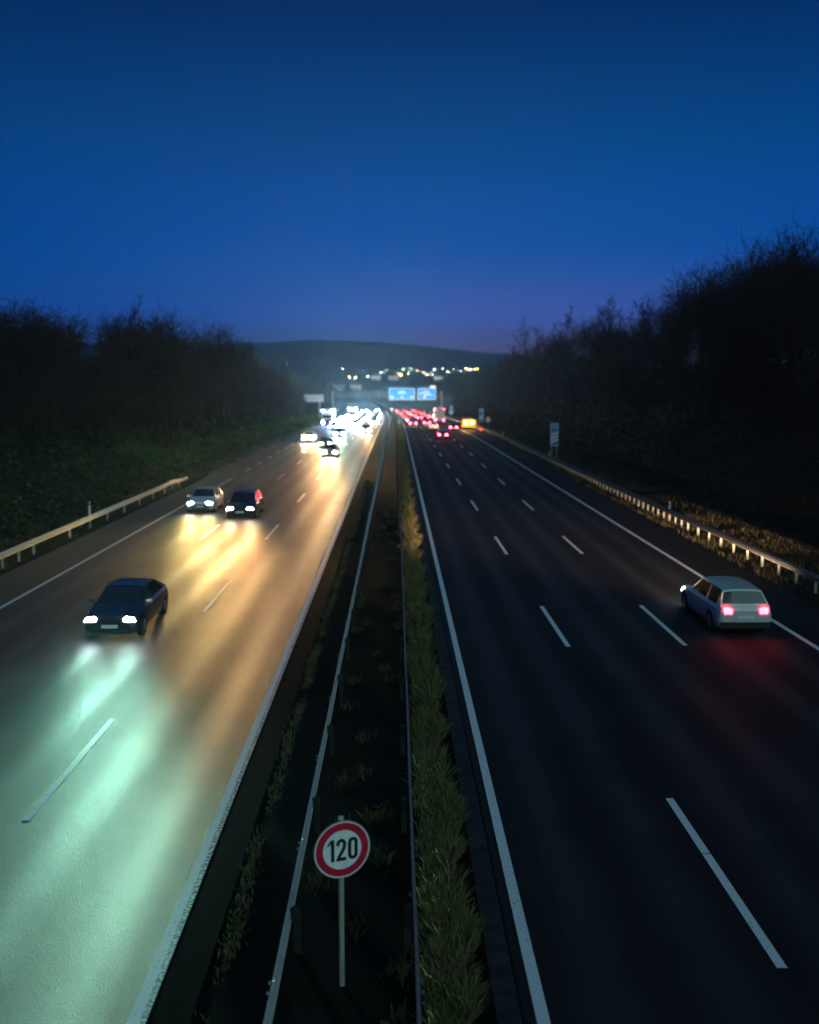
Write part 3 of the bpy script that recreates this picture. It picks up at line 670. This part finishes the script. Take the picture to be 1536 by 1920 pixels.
# departing
vehicle('estate', 11.3, 32.8, 'silver estate car driving away in the right lane, nearest departing vehicle', False, 0, 'near', 17000, m_tail, GR, color=(1.0, .60, .36), up=.02, wide=2.0)
vehicle('hatch', 7.25, 160, 'dark hatchback with pink red tail lights alone in the middle lane', False, 3, 'warm', 1500, m_tailhot, GR, up=.02)
vehicle('saloon', 10.9, 196, 'saloon with red tail lights in the right lane left of the yellow truck', False, 1, 'warm', 1200, m_tailhot, GR)
vehicle('suv', 3.7, 222, 'suv with magenta tail lights in the lane beside the median', False, 2, 'warm', 0, m_tailhot, GR)
vehicle('hatch', 7.0, 232, 'hatchback behind the suv with small red tail lights', False, 5, 'warm', 0, m_tailhot, GR)
vehicle('saloon', 7.6, 208, 'saloon between the yellow truck and the magenta lit suv', False, 0, 'warm', 0, m_tail, GR)
vehicle('truck', 11.1, 262, 'grey box truck with red lights driving away below the gantry sign', False, 4, 'warm', 0, m_tailhot)
vehicle('saloon', 7.2, 300, 'saloon with twin red lights under the gap between the overhead signs', False, 1, 'warm', 0, m_tailhot, GR)
for lane, ys_ in ((3.6, (262, 300, 330, 362, 392, 422, 455)), (7.2, (336, 366, 398, 430, 462)), (11.0, (318, 350, 384, 420, 458))):
    for i_, y in enumerate(ys_):
        vehicle(random.choice(['hatch', 'suv', 'saloon', 'estate']), lane + random.uniform(-.3, .3), y + random.uniform(-3, 3), 'far departing car with red tail lights, ' + ORD[i_] + ' in the ' + {3.6: 'lane beside the median', 7.2: 'middle lane', 11.0: 'lane beside the shoulder'}[lane], False, random.randrange(6), 'warm', 0, random.choice([m_tail, m_tailhot, m_tail]), 'far departing cars with red tail lights under the gantry')
for k_ in PROT:
    if k_ not in USED: raise RuntimeError(k_)

# yellow works truck on the hard shoulder
yt = empty('works_truck', (14.5, 209, zr(209)), 0, 'yellow road works truck with two bright amber lamps on the hard shoulder', 'works truck')
m_yel = mat('works yellow', (.45, .24, .005), .45, var=.12, emit=None)
MB().loft([[(x * w, y, z) for x, z in ((1, .5), (1, 1.95), (.93, 2.1), (-.93, 2.1), (-1, 1.95), (-1, .5))] for y, w in ((-2.6, 1.2), (0.6, 1.2))]).build('load_box', m_yel, yt)
MB().loft([[(x * 1.1, y, z) for x, z in ((1, .5), (1, zt - .15), (.9, zt), (-.9, zt), (-1, zt - .15), (-1, .5))] for y, zt in ((.7, 2.25), (2.0, 2.3), (2.7, 1.5), (3.1, 1.3))]).build('cab', m_yel, yt)
MB().box((0, -2.64, 1.25), (2.9, .06, 1.5)).build('warning_board', m_yel, yt)
mb = MB()
for k in range(5): mb.prism([(-1.35 + k * .58, .56), (-1.12 + k * .58, .56), (-.92 + k * .58, .86), (-1.15 + k * .58, .86)], (0, -2.676, 0), (1, 0, 0), (0, 0, 1), (0, 1, 0), .004)
mb.build('warning_stripe', m_red, yt)
for s in (-.62, .62):
    a = disc(0, .26, 0, .10, 20).build('amber_lamp', m_amber, yt); a.location = (s, -2.78, 1.45)
for s in (1, -1):
    for y in (2.2, -1.6):
        n = 18
        def wr(rad, x): return [(x, rad * math.cos(2 * math.pi * k / n), rad * math.sin(2 * math.pi * k / n)) for k in range(n)]
        t = MB().loft([wr(.25, s * .9), wr(.42, s * .9), wr(.42, s * 1.15), wr(.25, s * 1.17)]).build('wheel', m_tyre, yt); t.location = (0, y, .42)
MB().box((0, -2.66, .48), (2.2, .06, .08)).build('rear_bumper', m_trim, yt)
ld = bpy.data.lights.new('amber_glow', 'POINT'); ld.energy = 60; ld.color = (1, .6, .1); ld.shadow_soft_size = .25
o = bpy.data.objects.new('amber_glow', ld); COL.objects.link(o); o.parent = yt; o.location = (0, -4.0, 1.5)
wb = empty('warning_lamp', (15.2, 186, zr(186)), 0, 'small red warning lamp standing on the hard shoulder before the yellow truck', 'warning lamp')
MB().box((0, 0, .05), (.4, .4, .1)).build('foot', m_trim, wb); MB().tube([(0, 0, .1), (0, 0, .6)], .03, 8).build('stem', m_steel, wb)
a = disc(0, .13, 0, .08, 16).build('lamp', mat('red lamp', (.4, .01, .01), .3, emit=(1, .02, .05), estr=12), wb); a.location = (0, -.05, .72)

# ------------------------------------------------------------------ grass, bushes
def leafy(name, P, size, material, tilt=.5, aspect=.5, up=0.0, seg=1):
    """P (N,3) base points; each a small bent blade or leaf"""
    N = len(P); a = rng.uniform(0, 2 * np.pi, N); s = size if np.ndim(size) else np.full(N, size)
    s = s * rng.uniform(.6, 1.3, N)
    side = np.stack([np.cos(a), np.sin(a), np.zeros(N)], 1)
    lean = rng.normal(0, tilt, (N, 2)); d = np.stack([lean[:, 0], lean[:, 1], np.full(N, 1.0 if up else .0) + rng.normal(0, .35, N) * (0 if up else 1)], 1)
    d /= np.linalg.norm(d, axis=1)[:, None] + 1e-6
    w = side * (s * aspect)[:, None] / 2; t = d * s[:, None]
    mid = P + t * .55 + np.array([0, 0, .04]) * s[:, None]
    v = np.stack([P - w * .7, P + w * .7, mid + w, P + t + np.array([0, 0, -.12]) * s[:, None], mid - w], 1).reshape(-1, 3)
    f = np.arange(N * 5).reshape(N, 5)
    return np_mesh(name, v, f, material)
m_grassg = mat('median grass', (.12, .13, .045), .9, scale=2.2, color2=(.15, .12, .065), spec=.1)
m_grassd = mat('dry grass', (.085, .070, .038), .9, scale=1.2, color2=(.03, .036, .014), spec=.1)
m_leaf = mat('bramble leaves', (.050, .085, .016), .8, scale=.8, color2=(.022, .022, .009), spec=.2)
m_leaf2 = mat('dead undergrowth', (.034, .028, .018), .95, scale=.5, color2=(.010, .010, .008), spec=.05)
# tall grass strip between the right median rail and the departing lanes
def strip_pts(n, y0, y1, x0, x1, clump=1.0):
    y = rng.uniform(y0, y1, n); x = rng.beta(1.6, 1.3, n) * (x1 - x0) + x0
    edge = x1 - .18 + .20 * np.sin(y * 1.1) * np.sin(y * .37 + 1) + .10 * np.sin(y * 4.1)
    keep = (x < edge) & ((np.sin(y * 2.9 + x * 3) + np.sin(y * 7.3 - x * 9) + rng.uniform(-1.4, 1.8, n)) > -.3)
    return x[keep], y[keep]
def zrv(y): return -3.0 * sst(130, 480, y)
def xcv(y): return -(np.maximum(y - 230, 0) ** 2) * 0.000055
parts = []
sizes = []
for n, y0, y1, s in ((36000, 7, 24, .34), (20000, 24, 55, .42), (14000, 55, 130, .5), (8000, 130, 300, .6)):
    x, y = strip_pts(n, y0, y1, .36, 1.24); z = zrv(y) - .02
    parts.append(np.stack([x + xcv(y), y, z], 1)); sizes.append(np.full(len(x), s) * (.7 + .5 * np.abs(np.sin(y * .8 + 2 * np.sin(y * .23)))) * (1.15 - .4 * np.abs(x - .9)))
g = leafy('median_grass', np.concatenate(parts), np.concatenate(sizes), m_grassg, tilt=.45, aspect=.032, up=1)
tag(g, 'tall uncut grass growing between the median rail and the departing lanes', 'grass', kind='stuff')
# thin mossy line on the other side and weeds in the dark median
y = rng.uniform(7, 90, 16000); x = -2.42 + rng.normal(0, .07, 16000) + .03 * np.sin(y)
k = (np.sin(y * .9) + np.sin(y * 2.3) + rng.uniform(-1, 2, 16000)) > .2
g = leafy('mossy_edge', np.stack([x, y, np.full_like(x, -.02)], 1)[k], .12, mat('straw moss', (.16, .13, .07), .9, scale=2, color2=(.07, .08, .03), spec=.1), tilt=.6, aspect=.12, up=1)
tag(g, 'thin line of moss and short grass at the edge of the oncoming carriageway', 'grass', kind='stuff')
cx_ = rng.uniform(-1.3, .2, 60); cy_ = rng.uniform(9, 70, 60)
idx = rng.integers(0, 60, 3600); P = np.stack([cx_[idx] + rng.normal(0, .10, 3600), cy_[idx] + rng.normal(0, .16, 3600), np.full(3600, -.02)], 1)
g = leafy('median_weeds', P, .22, m_grassd, tilt=.5, aspect=.10, up=1)
tag(g, 'sparse weeds growing in the dark median soil between the two rails', 'weeds', kind='stuff')
# verges
def bank(name, n, x0, x1, y0, y1, size, material, label, cat, tilt=.5, aspect=.1, up=1, zlift=0.0, power=1.0, dens=.0):
    u = rng.uniform(0, 1, n) ** power; y = y0 + (y1 - y0) * u; x = rng.uniform(x0, x1, n)
    k = (lump(x, y, .55) + lump(x, y, 1.7) * .6 + rng.uniform(-1, 1, n)) > dens
    x, y = x[k], y[k]; x = x + xcv(y)
    z = ground_z(x, y) + rng.uniform(0, 1, len(x)) * zlift * (.4 + .6 * np.clip(lump(x, y, .3, 2), 0, 1))
    o = leafy(name, np.stack([x, y, z], 1), size * (1 + y / 160), material, tilt, aspect, up)
    return tag(o, label, cat, kind='stuff')
bank('verge_grass_right', 42000, 15.5, 21, 20, 200, .20, m_grassd, 'short rough grass at the foot of the right embankment and around the rail posts', 'grass', power=1.5)
bank('verge_grass_left', 32000, -24, -17.2, 24, 330, .22, m_leaf, 'low green grass along the left verge below the bushes', 'grass', power=1.5)
bank('lit_grass_left', 30000, -25, -21.2, 92, 300, .34, mat('lit verge grass', (.07, .15, .03), .9, scale=1.0, color2=(.05, .09, .02), spec=.1), 'green grass bank, headlit brightness put in its colour, along the outer left shoulder past the rail end', 'grass', power=1.3)  # headlight glow on this bank is put into the brighter green
bank('brambles_left', 70000, -30, -18.9, 30, 330, .22, m_leaf, 'low leafy bramble thicket covering the left bank behind the guard rail', 'brambles', tilt=.8, aspect=.7, up=0, zlift=1.5, power=1.6)
bank('undergrowth_right', 110000, 19.5, 44, 26, 420, .28, m_leaf2, 'dead undergrowth and thicket covering the dark right embankment', 'undergrowth', tilt=.9, aspect=.5, up=0, zlift=4.5, power=1.5)
bank('undergrowth_left', 80000, -46, -25, 36, 500, .30, m_leaf2, 'dark undergrowth beneath the trees on the left bank', 'undergrowth', tilt=.9, aspect=.5, up=0, zlift=5.0, power=1.4)

# ------------------------------------------------------------------ bare trees
m_bark = mat('dark bark', (.045, .034, .028), .95, scale=9, color2=(.020, .016, .014), bump=.6, bscale=30, spec=.05)
m_twig = mat('bare twigs', (.040, .028, .026), .95, scale=3, color2=(.022, .016, .016), spec=.05)
def tree_mesh(seed, H=11.0, spread=.9, upright=.5, twigs=5, stem=.16, multi=1, ratio=.46):
    rd = random.Random(seed); tv = []; tf = []; cv = []; cf = []
    def seg(V, Fc, pts, rad, n):
        o = len(V)
        for i, p in enumerate(pts):
            d = (pts[min(i + 1, len(pts) - 1)] - pts[max(i - 1, 0)])
            d = d.normalized() if d.length > 1e-6 else Vector((0, 0, 1))
            a = d.orthogonal().normalized(); b = d.cross(a)
            for k in range(n):
                t = 2 * math.pi * k / n; V.append(tuple(p + (a * math.cos(t) + b * math.sin(t)) * rad[i]))
        for i in range(len(pts) - 1):
            for k in range(n):
                k2 = (k + 1) % n; Fc.append((o + i * n + k, o + i * n + k2, o + (i + 1) * n + k2, o + (i + 1) * n + k))
    def path(p, d, ln, n, curl, lift):
        pts = [p.copy()]; d = d.normalized()
        for i in range(n):
            d = (d + Vector((rd.gauss(0, curl), rd.gauss(0, curl), rd.gauss(0, curl * .7) + lift))).normalized()
            p = p + d * ln / n; pts.append(p.copy())
        return pts, d
    def grow(p, d, ln, r, lev):
        n = {0: 7, 1: 5, 2: 4, 3: 3, 4: 2}[lev]
        pts, dd = path(p, d, ln, n, {0: .07, 1: .16, 2: .2, 3: .25, 4: .25}[lev], {0: .05, 1: .10 * upright + .03, 2: .09 * upright + .03, 3: .05, 4: .02}[lev])
        rad = [r * (1 - .75 * i / n) for i in range(n + 1)]
        if lev == 0: seg(tv, tf, pts, rad, 7)
        elif lev == 1: seg(cv, cf, pts, rad, 5)
        elif lev == 4:
            # a twig: slim three-sided spike
            seg(cv, cf, pts, [max(.013, q) for q in rad], 3)
        else: seg(cv, cf, pts, [max(.012, q) for q in rad], 3)
        if lev == 4: return
        cnt = {0: 11, 1: 7, 2: 5, 3: twigs}[lev]
        for i in range(cnt):
            t = (.28 if lev == 0 else .2) + (.72 if lev == 0 else .8) * (i + rd.random() * .8) / cnt; t = min(t, .98)
            a = t * n; j = min(int(a), n - 1); q = pts[j].lerp(pts[j + 1], a - j)
            az = rd.uniform(0, 2 * math.pi); base = (pts[j + 1] - pts[j]).normalized(); o = base.orthogonal().normalized(); o2 = base.cross(o)
            ang = rd.uniform(.5, 1.0) * (spread if lev == 0 else .85)
            d2 = base * math.cos(ang) + (o * math.cos(az) + o2 * math.sin(az)) * math.sin(ang)
            grow(q, d2, ln * rd.uniform(ratio - .10, ratio + .10) * (1.0 if lev else (1.15 - .6 * t) * 1.1), max(rad[j] * .55, .008), lev + 1)
    for k in range(multi):
        d = Vector((rd.gauss(0, .10 if multi == 1 else .25), rd.gauss(0, .10 if multi == 1 else .25), 1))
        grow(Vector((rd.gauss(0, .3) * (multi > 1), rd.gauss(0, .3) * (multi > 1), -.4)), d, H * .80 * rd.uniform(.85, 1), stem * rd.uniform(.7, 1), 0)
    def mk(nm, V, Fc, mt):
        V = np.array(V); Fc = np.array(Fc)
        me = bpy.data.meshes.new(nm); me.vertices.add(len(V)); me.vertices.foreach_set('co', V.astype(np.float32).ravel())
        me.loops.add(Fc.size); me.loops.foreach_set('vertex_index', Fc.astype(np.int32).ravel()); me.polygons.add(len(Fc))
        me.polygons.foreach_set('loop_start', np.arange(0, Fc.size, 4, dtype=np.int32)); me.polygons.foreach_set('loop_total', np.full(len(Fc), 4, dtype=np.int32))
        me.materials.append(mt); me.update(calc_edges=True); return me
    return mk('trunk', tv, tf, m_bark), mk('crown', cv, cf, m_twig)
def fan(seed): return tree_mesh(seed, 10.5, .62, 1.5, 3, .15, 3, .62)
TV = [tree_mesh(11, 11, .95, .6, 4), tree_mesh(12, 12, .75, .9, 4), tree_mesh(13, 9, 1.1, .3, 7), tree_mesh(14, 13, .7, 1.1, 4, .2), tree_mesh(15, 6.5, 1.0, .6, 5, .09, 3), tree_mesh(16, 10, 1.05, .5, 5, .14, 2), fan(17), fan(18)]
def tree(v, x, y, s, label, group, cat='tree', name='bare_tree', sz=None):
    g = empty(name, (x, y, float(ground_z(x, y))), random.uniform(0, 6.28), label, cat, group)
    g.scale = (s, s, s * (sz or 1))
    link('trunk', TV[v][0], g); link('crown', TV[v][1], g)
    return g
# right embankment: sized after the skyline
def sky_r(px): return float(np.interp(px, [880, 925, 985, 1040, 1075, 1100, 1150, 1200, 1245, 1265, 1300, 1340, 1400, 1470, 1536, 1700], [690, 662, 622, 640, 604, 620, 578, 574, 590, 630, 560, 520, 500, 508, 470, 450]))
def sky_l(px): return float(np.interp(px, [-150, 0, 60, 95, 130, 165, 195, 250, 285, 330, 380, 440, 500, 560, 620, 660], [545, 560, 600, 610, 660, 660, 615, 610, 588, 615, 625, 640, 665, 690, 722, 740]))
HT = []
for t_ in TV:
    a_ = np.empty(len(t_[1].vertices) * 3, dtype=np.float32); t_[1].vertices.foreach_get('co', a_); HT.append(float(np.percentile(a_[2::3], 98.2)))
print('HT', HT)
def place(side, X, y, v, skyf, label, group, over=1.0, name='bare_tree'):
    x = X + xcv(np.array(y)); px = 742 + x / y * 1950
    ztop = CAM_H + (726 - skyf(px)) * y / 1950
    h = (ztop - float(ground_z(x, y))) * over
    if side > 0 and 960 < px < 1320: h -= 16 * y / 1950
    s = max(.45, min(1.9, h / HT[v]))
    tree(v, float(x), y, s, label, group, name=name)
TN = {}
def tl(y, r_, side):
    near = ['behind the nearest rail', 'by the first marker', 'by the far marker', 'at the hazy end'] if side > 0 else ['behind the yellow rail', 'past the rail end', 'near the pale sign', 'at the hazy end']
    row = ['low bare tree', 'bare tree in second row', 'tall bare tree in third row', 'bare tree in rear row'][r_]
    zone = near[0 if y < 80 else 1 if y < 150 else 2 if y < 300 else 3] + (' on the right bank' if side > 0 else ' on the left bank')
    n = TN.get((row, zone), 0); TN[(row, zone)] = n + 1
    return ['first', 'second', 'third', 'fourth', 'fifth', 'sixth', 'seventh', 'eighth', 'ninth', 'tenth', 'eleventh', 'twelfth', 'thirteenth', 'fourteenth', 'fifteenth', 'sixteenth'][min(n, 15)] + ' ' + row + ' ' + zone
lr, ll = 'leafless tree in the dark row along the top of the right embankment', 'leafless tree in the hazy dark row on the left bank'
y = 38.0; i = 0
while y < 560:
    for r_, X in enumerate((27, 32, 38, 46)):
        if r_ == 3 and y > 240: continue
        Y = y + random.uniform(-.35, .35) * (4 + y * .05); v = random.choice([0, 1, 6, 7, 3, 5, 6]) if r_ else random.choice([4, 2, 5, 4])
        place(1, X + random.uniform(-1.6, 1.6), Y, v, sky_r, tl(Y, r_, 1), 'leafless trees along the right embankment', random.uniform(.60, .86) * (.75 if r_ == 0 else 1.0))
    y += 5.0 + y * .030
    i += 1
y = 46.0
while y < 560:
    for r_, X in enumerate((-27, -33, -40)):
        Y = y + random.uniform(-.35, .35) * (4 + y * .05); v = random.choice([0, 1, 2, 5]) if r_ else random.choice([4, 2, 5, 4])
        place(-1, X + random.uniform(-1.8, 1.8), Y, v, sky_l, tl(Y, r_, -1), 'leafless trees on the left bank', random.uniform(.64, .88) * (.8 if r_ == 0 else 1.0))
    y += 4.6 + y * .030
# distinct trees on the skyline
def lone(px, Y, side, v, top, label, s=None):
    x = (px - 742) * Y / 1950; ztop = CAM_H + (726 - top) * Y / 1950; h = ztop - float(ground_z(x, Y))
    tree(v, x, Y, h / HT[v], label, None)
lone(1500, 72, 1, 6, 462, 'tallest bare tree at the right edge with branches fanned against the sky')
lone(1395, 84, 1, 7, 488, 'wide bare tree with spreading twigs left of the tallest one on the right')
lone(1205, 135, 1, 1, 562, 'upright bare tree with rounded crown standing clear of the right row')
lone(1152, 142, 1, 3, 566, 'slender bare tree just left of the rounded crown on the right')
lone(1078, 165, 1, 0, 592, 'bare tree with a domed crown in the middle of the right row')
lone(980, 215, 1, 0, 612, 'bare tree at the far left end of the right row beside the hill')
lone(288, 128, -1, 0, 578, 'tallest bare tree in the middle of the left bank')
lone(30, 78, -1, 7, 568, 'bare tree at the left edge of the picture rising above the bank')
lone(205, 120, -1, 5, 610, 'bare tree just right of the gap in the left tree row')
for px_, Y_, v_, top_, lab_ in ((1340, 92, 6, 520, 'bare tree with fine fanned branches left of the wide right hand tree'), (1445, 78, 7, 500, 'bare tree with steep fine branches just left of the tallest one'), (1290, 108, 7, 548, 'leaning fine branched bare tree beside the dip in the right skyline'),
    (1238, 130, 6, 588, 'small bare tree right of the rounded crown on the right'), (1120, 155, 6, 606, 'thin bare tree between the domed crown and the slender one'), (1030, 190, 7, 632, 'thin bare tree halfway along the far right row')):
    lone(px_, Y_, 1, v_, top_, lab_)
for px_, Y_, v_, top_, lab_ in ((330, 120, 6, 606, 'fine branched bare tree right of the tallest one on the left'), (250, 132, 7, 604, 'fine branched bare tree left of the tallest one on the left'), (425, 160, 6, 626, 'thin bare tree where the left row starts to drop'), (85, 88, 6, 598, 'thin bare tree at the right shoulder of the left edge trees')):
    lone(px_, Y_, -1, v_, top_, lab_)
# far woods in front of the hill
N = 60000; x = rng.uniform(-330, 330, N); y = rng.uniform(560, 900, N); keep = (np.abs(x - xcv(y)) > 26) | (y > 720)
x, y = x[keep], y[keep]; hgt = 7 + 3.5 * lump(x, y, .06); z = ground_z(x, y) + rng.uniform(0, 1, len(x)) ** .6 * np.maximum(hgt, 3)
o = leafy('far_woods', np.stack([x, y, z], 1), 2.6, m_twig, tilt=.9, aspect=.35, up=0)
tag(o, 'far dark woodland in the valley before the hill', 'woods', kind='stuff')

# ------------------------------------------------------------------ village on the hillside
m_wall = mat('house plaster', (.45, .43, .40), .85, var=.15); m_roof = mat('roof tiles', (.10, .05, .04), .85, var=.3, scale=3)
LAMP = {'orange': mat('sodium lamp', (.8, .5, .2), .4, emit=(1.0, .50, .06), estr=300), 'warm': mat('warm lamp', (.8, .7, .5), .4, emit=(1.0, .72, .30), estr=210),
        'white': mat('white lamp', (.8, .8, .8), .4, emit=(.85, 1.0, .92), estr=180), 'green': mat('greenish lamp', (.7, .8, .7), .4, emit=(.55, 1.0, .55), estr=140), 'pink': mat('pinkish lamp', (.8, .6, .5), .4, emit=(1.0, .55, .38), estr=130)}
WINM = {k: mat('lit window ' + k, (.3, .3, .3), .4, emit=v, estr=st) for k, v, st in (('warm', (1.0, .68, .30), 4), ('white', (.85, .95, 1.0), 2.5), ('orange', (1.0, .5, .1), 4), ('pink', (1.0, .6, .45), 2), ('green', (.6, 1.0, .6), 2))}
def hill_pos(px, py):
    """ground point on the hillside seen at this bearing and height"""
    for Y in np.arange(1000, 2800, 10):
        x = (px - 742) * Y / 1950; z = float(ground_z(x, Y)); 
        if 726 - (z - CAM_H) / Y * 1950 <= py + 2: return x, float(Y), z
    return (px - 742) * 2000 / 1950, 2000.0, float(ground_z((px - 742) * 2000 / 1950, 2000))
def lamp_post(px, py, col, label, group=None, r=.30):
    x, Y, z = hill_pos(px, py)
    g = empty('street_lamp', (x, Y, z), 0, label, 'street lamp', group)
    MB().tube([(0, 0, -1), (0, 0, 7)], .12, 6).build('post', m_steel, g); MB().tube([(0, 0, 6.9), (0, -.7, 7.25), (0, -1.4, 7.3)], .08, 6).build('arm', m_steel, g)
    rr_ = [[(rad * math.cos(k * math.pi / 4), -1.4 + rad * math.sin(k * math.pi / 4), 7.2 + dz) for k in range(8)] for rad, dz in ((.25 * r, -.6 * r), (r, -.3 * r), (r, .3 * r), (.4 * r, .6 * r))]
    MB().loft(rr_).build('lamp_head', LAMP[col], g)
def house(px, py, col, label, w=11, d=9, h=5.5, nwin=3, group=None):
    x, Y, z = hill_pos(px, py); g = empty('house', (x, Y, z), random.uniform(-.3, .3), label, 'house', group)
    MB().box((0, 0, h / 2 - .8), (w, d, h + 1.6)).build('wall', m_wall, g)
    MB().prism([(-w / 2 - .4, 0), (w / 2 + .4, 0), (0, w * .33)], (0, -d / 2 - .4, h), (1, 0, 0), (0, 0, 1), (0, 1, 0), d + .8).build('roof', m_roof, g)
    for k in range(nwin):
        wn_ = MB().box((-w / 2 + w * (k + .5) / nwin, -d / 2 - .03, h * .55), (1.7, .08, 1.6)).build('window', m_white, g)
        MB().box((-w / 2 + w * (k + .5) / nwin, -d / 2 - .09, h * .55), (1.45, .05, 1.35)).build('pane', WINM[col], wn_)
V = [('lamp', 644, 700, 'white', 'pair of white lights highest on the left of the hillside'), ('lamp', 657, 719, 'warm', 'warm lamp on the left slope above the headlight glare'), ('lamp', 667, 719, 'warm', 'second warm lamp just right of its neighbour on the left slope'),
     ('lamp', 628, 731, 'white', 'brightest white lamp above the left treeline'), ('house', 637, 731, 'white', 'house with faint white windows right of the brightest lamp'), ('house', 668, 731, 'pink', 'house with faint pinkish windows above the headlight glare'),
     ('lamp', 725, 701, 'green', 'small greenish lamp alone at the top centre of the village'), ('house', 705, 712, 'white', 'house with dim white windows left of the orange lamp'), ('lamp', 752, 712, 'orange', 'brightest orange sodium lamp in the village above the blue signs'),
     ('lamp', 747, 709, 'orange', 'orange lamp touching the brightest orange one'), ('house', 744, 706, 'pink', 'house with rosy windows directly above the orange lamp'), ('house', 738, 711, 'pink', 'house with faint rosy windows left of the orange lamp'),
     ('lamp', 756, 701, 'green', 'faint green lamp upper right of the orange lamp'), ('lamp', 770, 701, 'green', 'second faint green lamp in the upper row'), ('lamp', 782, 705, 'pink', 'pinkish lamp in the middle of the upper row'),
     ('lamp', 794, 707, 'pink', 'brighter pinkish lamp right of the middle'), ('lamp', 814, 702, 'white', 'white lamp high over the right blue sign'), ('lamp', 809, 711, 'white', 'large white lamp just below the high one over the right sign'),
     ('house', 822, 712, 'white', 'house with pale windows right of the large white lamp'), ('lamp', 830, 702, 'white', 'small white lamp between the high one and the yellow one'), ('lamp', 839, 707, 'warm', 'yellow lamp alone right of the signs'),
     ('lamp', 849, 703, 'warm', 'pale lamp left of the golden cluster'), ('house', 852, 708, 'green', 'house with greenish windows below the pale lamp'), ('lamp', 873, 699, 'warm', 'top lamp of the golden cluster'), ('lamp', 877, 704, 'warm', 'lower lamp of the golden cluster'),
     ('lamp', 880, 701, 'white', 'whitish lamp inside the golden cluster'), ('house', 874, 707, 'white', 'house with bright windows below the golden cluster'), ('lamp', 889, 701, 'orange', 'left lamp of the rightmost golden pair'), ('lamp', 894, 701, 'orange', 'right lamp of the rightmost golden pair'),
     ('lamp', 934, 706, 'green', 'green lamp seen through the right trees')]
V += [('lamp', 690, 716, 'pink', 'faint pinkish lamp on the slope left of the dim white house'), ('lamp', 715, 708, 'white', 'faint white lamp left of the upper row'), ('lamp', 765, 710, 'warm', 'tiny warm lamp just right of the orange pair'),
      ('lamp', 800, 713, 'warm', 'tiny warm lamp below the brighter pinkish one'), ('lamp', 845, 713, 'pink', 'tiny pinkish lamp below the alone yellow lamp'), ('lamp', 862, 705, 'white', 'tiny white lamp left of the golden cluster'), ('lamp', 903, 712, 'pink', 'tiny lamp right of the rightmost golden pair')]
for kind, px, py, col, lab in V:
    if kind == 'lamp': lamp_post(px, py, col, lab, 'street lamps of the hillside village')
    else: house(px, py, col, lab, group='houses of the hillside village')

# ------------------------------------------------------------------ haze
hz = MB().box((0, 1560, 85), (5300, 3740, 185)).build('haze', [])
hz['kind'] = 'stuff'; hz['label'] = 'thin blue evening haze lying over the valley'
hm = bpy.data.materials.new('evening haze'); hm.use_nodes = True; n, l = hm.node_tree.nodes, hm.node_tree.links; n.clear()
pv = n.new('ShaderNodeVolumePrincipled'); pv.inputs['Color'].default_value = (.40, .74, 1, 1); pv.inputs['Density'].default_value = .00026; pv.inputs['Anisotropy'].default_value = .7
ho = n.new('ShaderNodeOutputMaterial'); l.new(pv.outputs[0], ho.inputs['Volume']); hz.data.materials.append(hm)
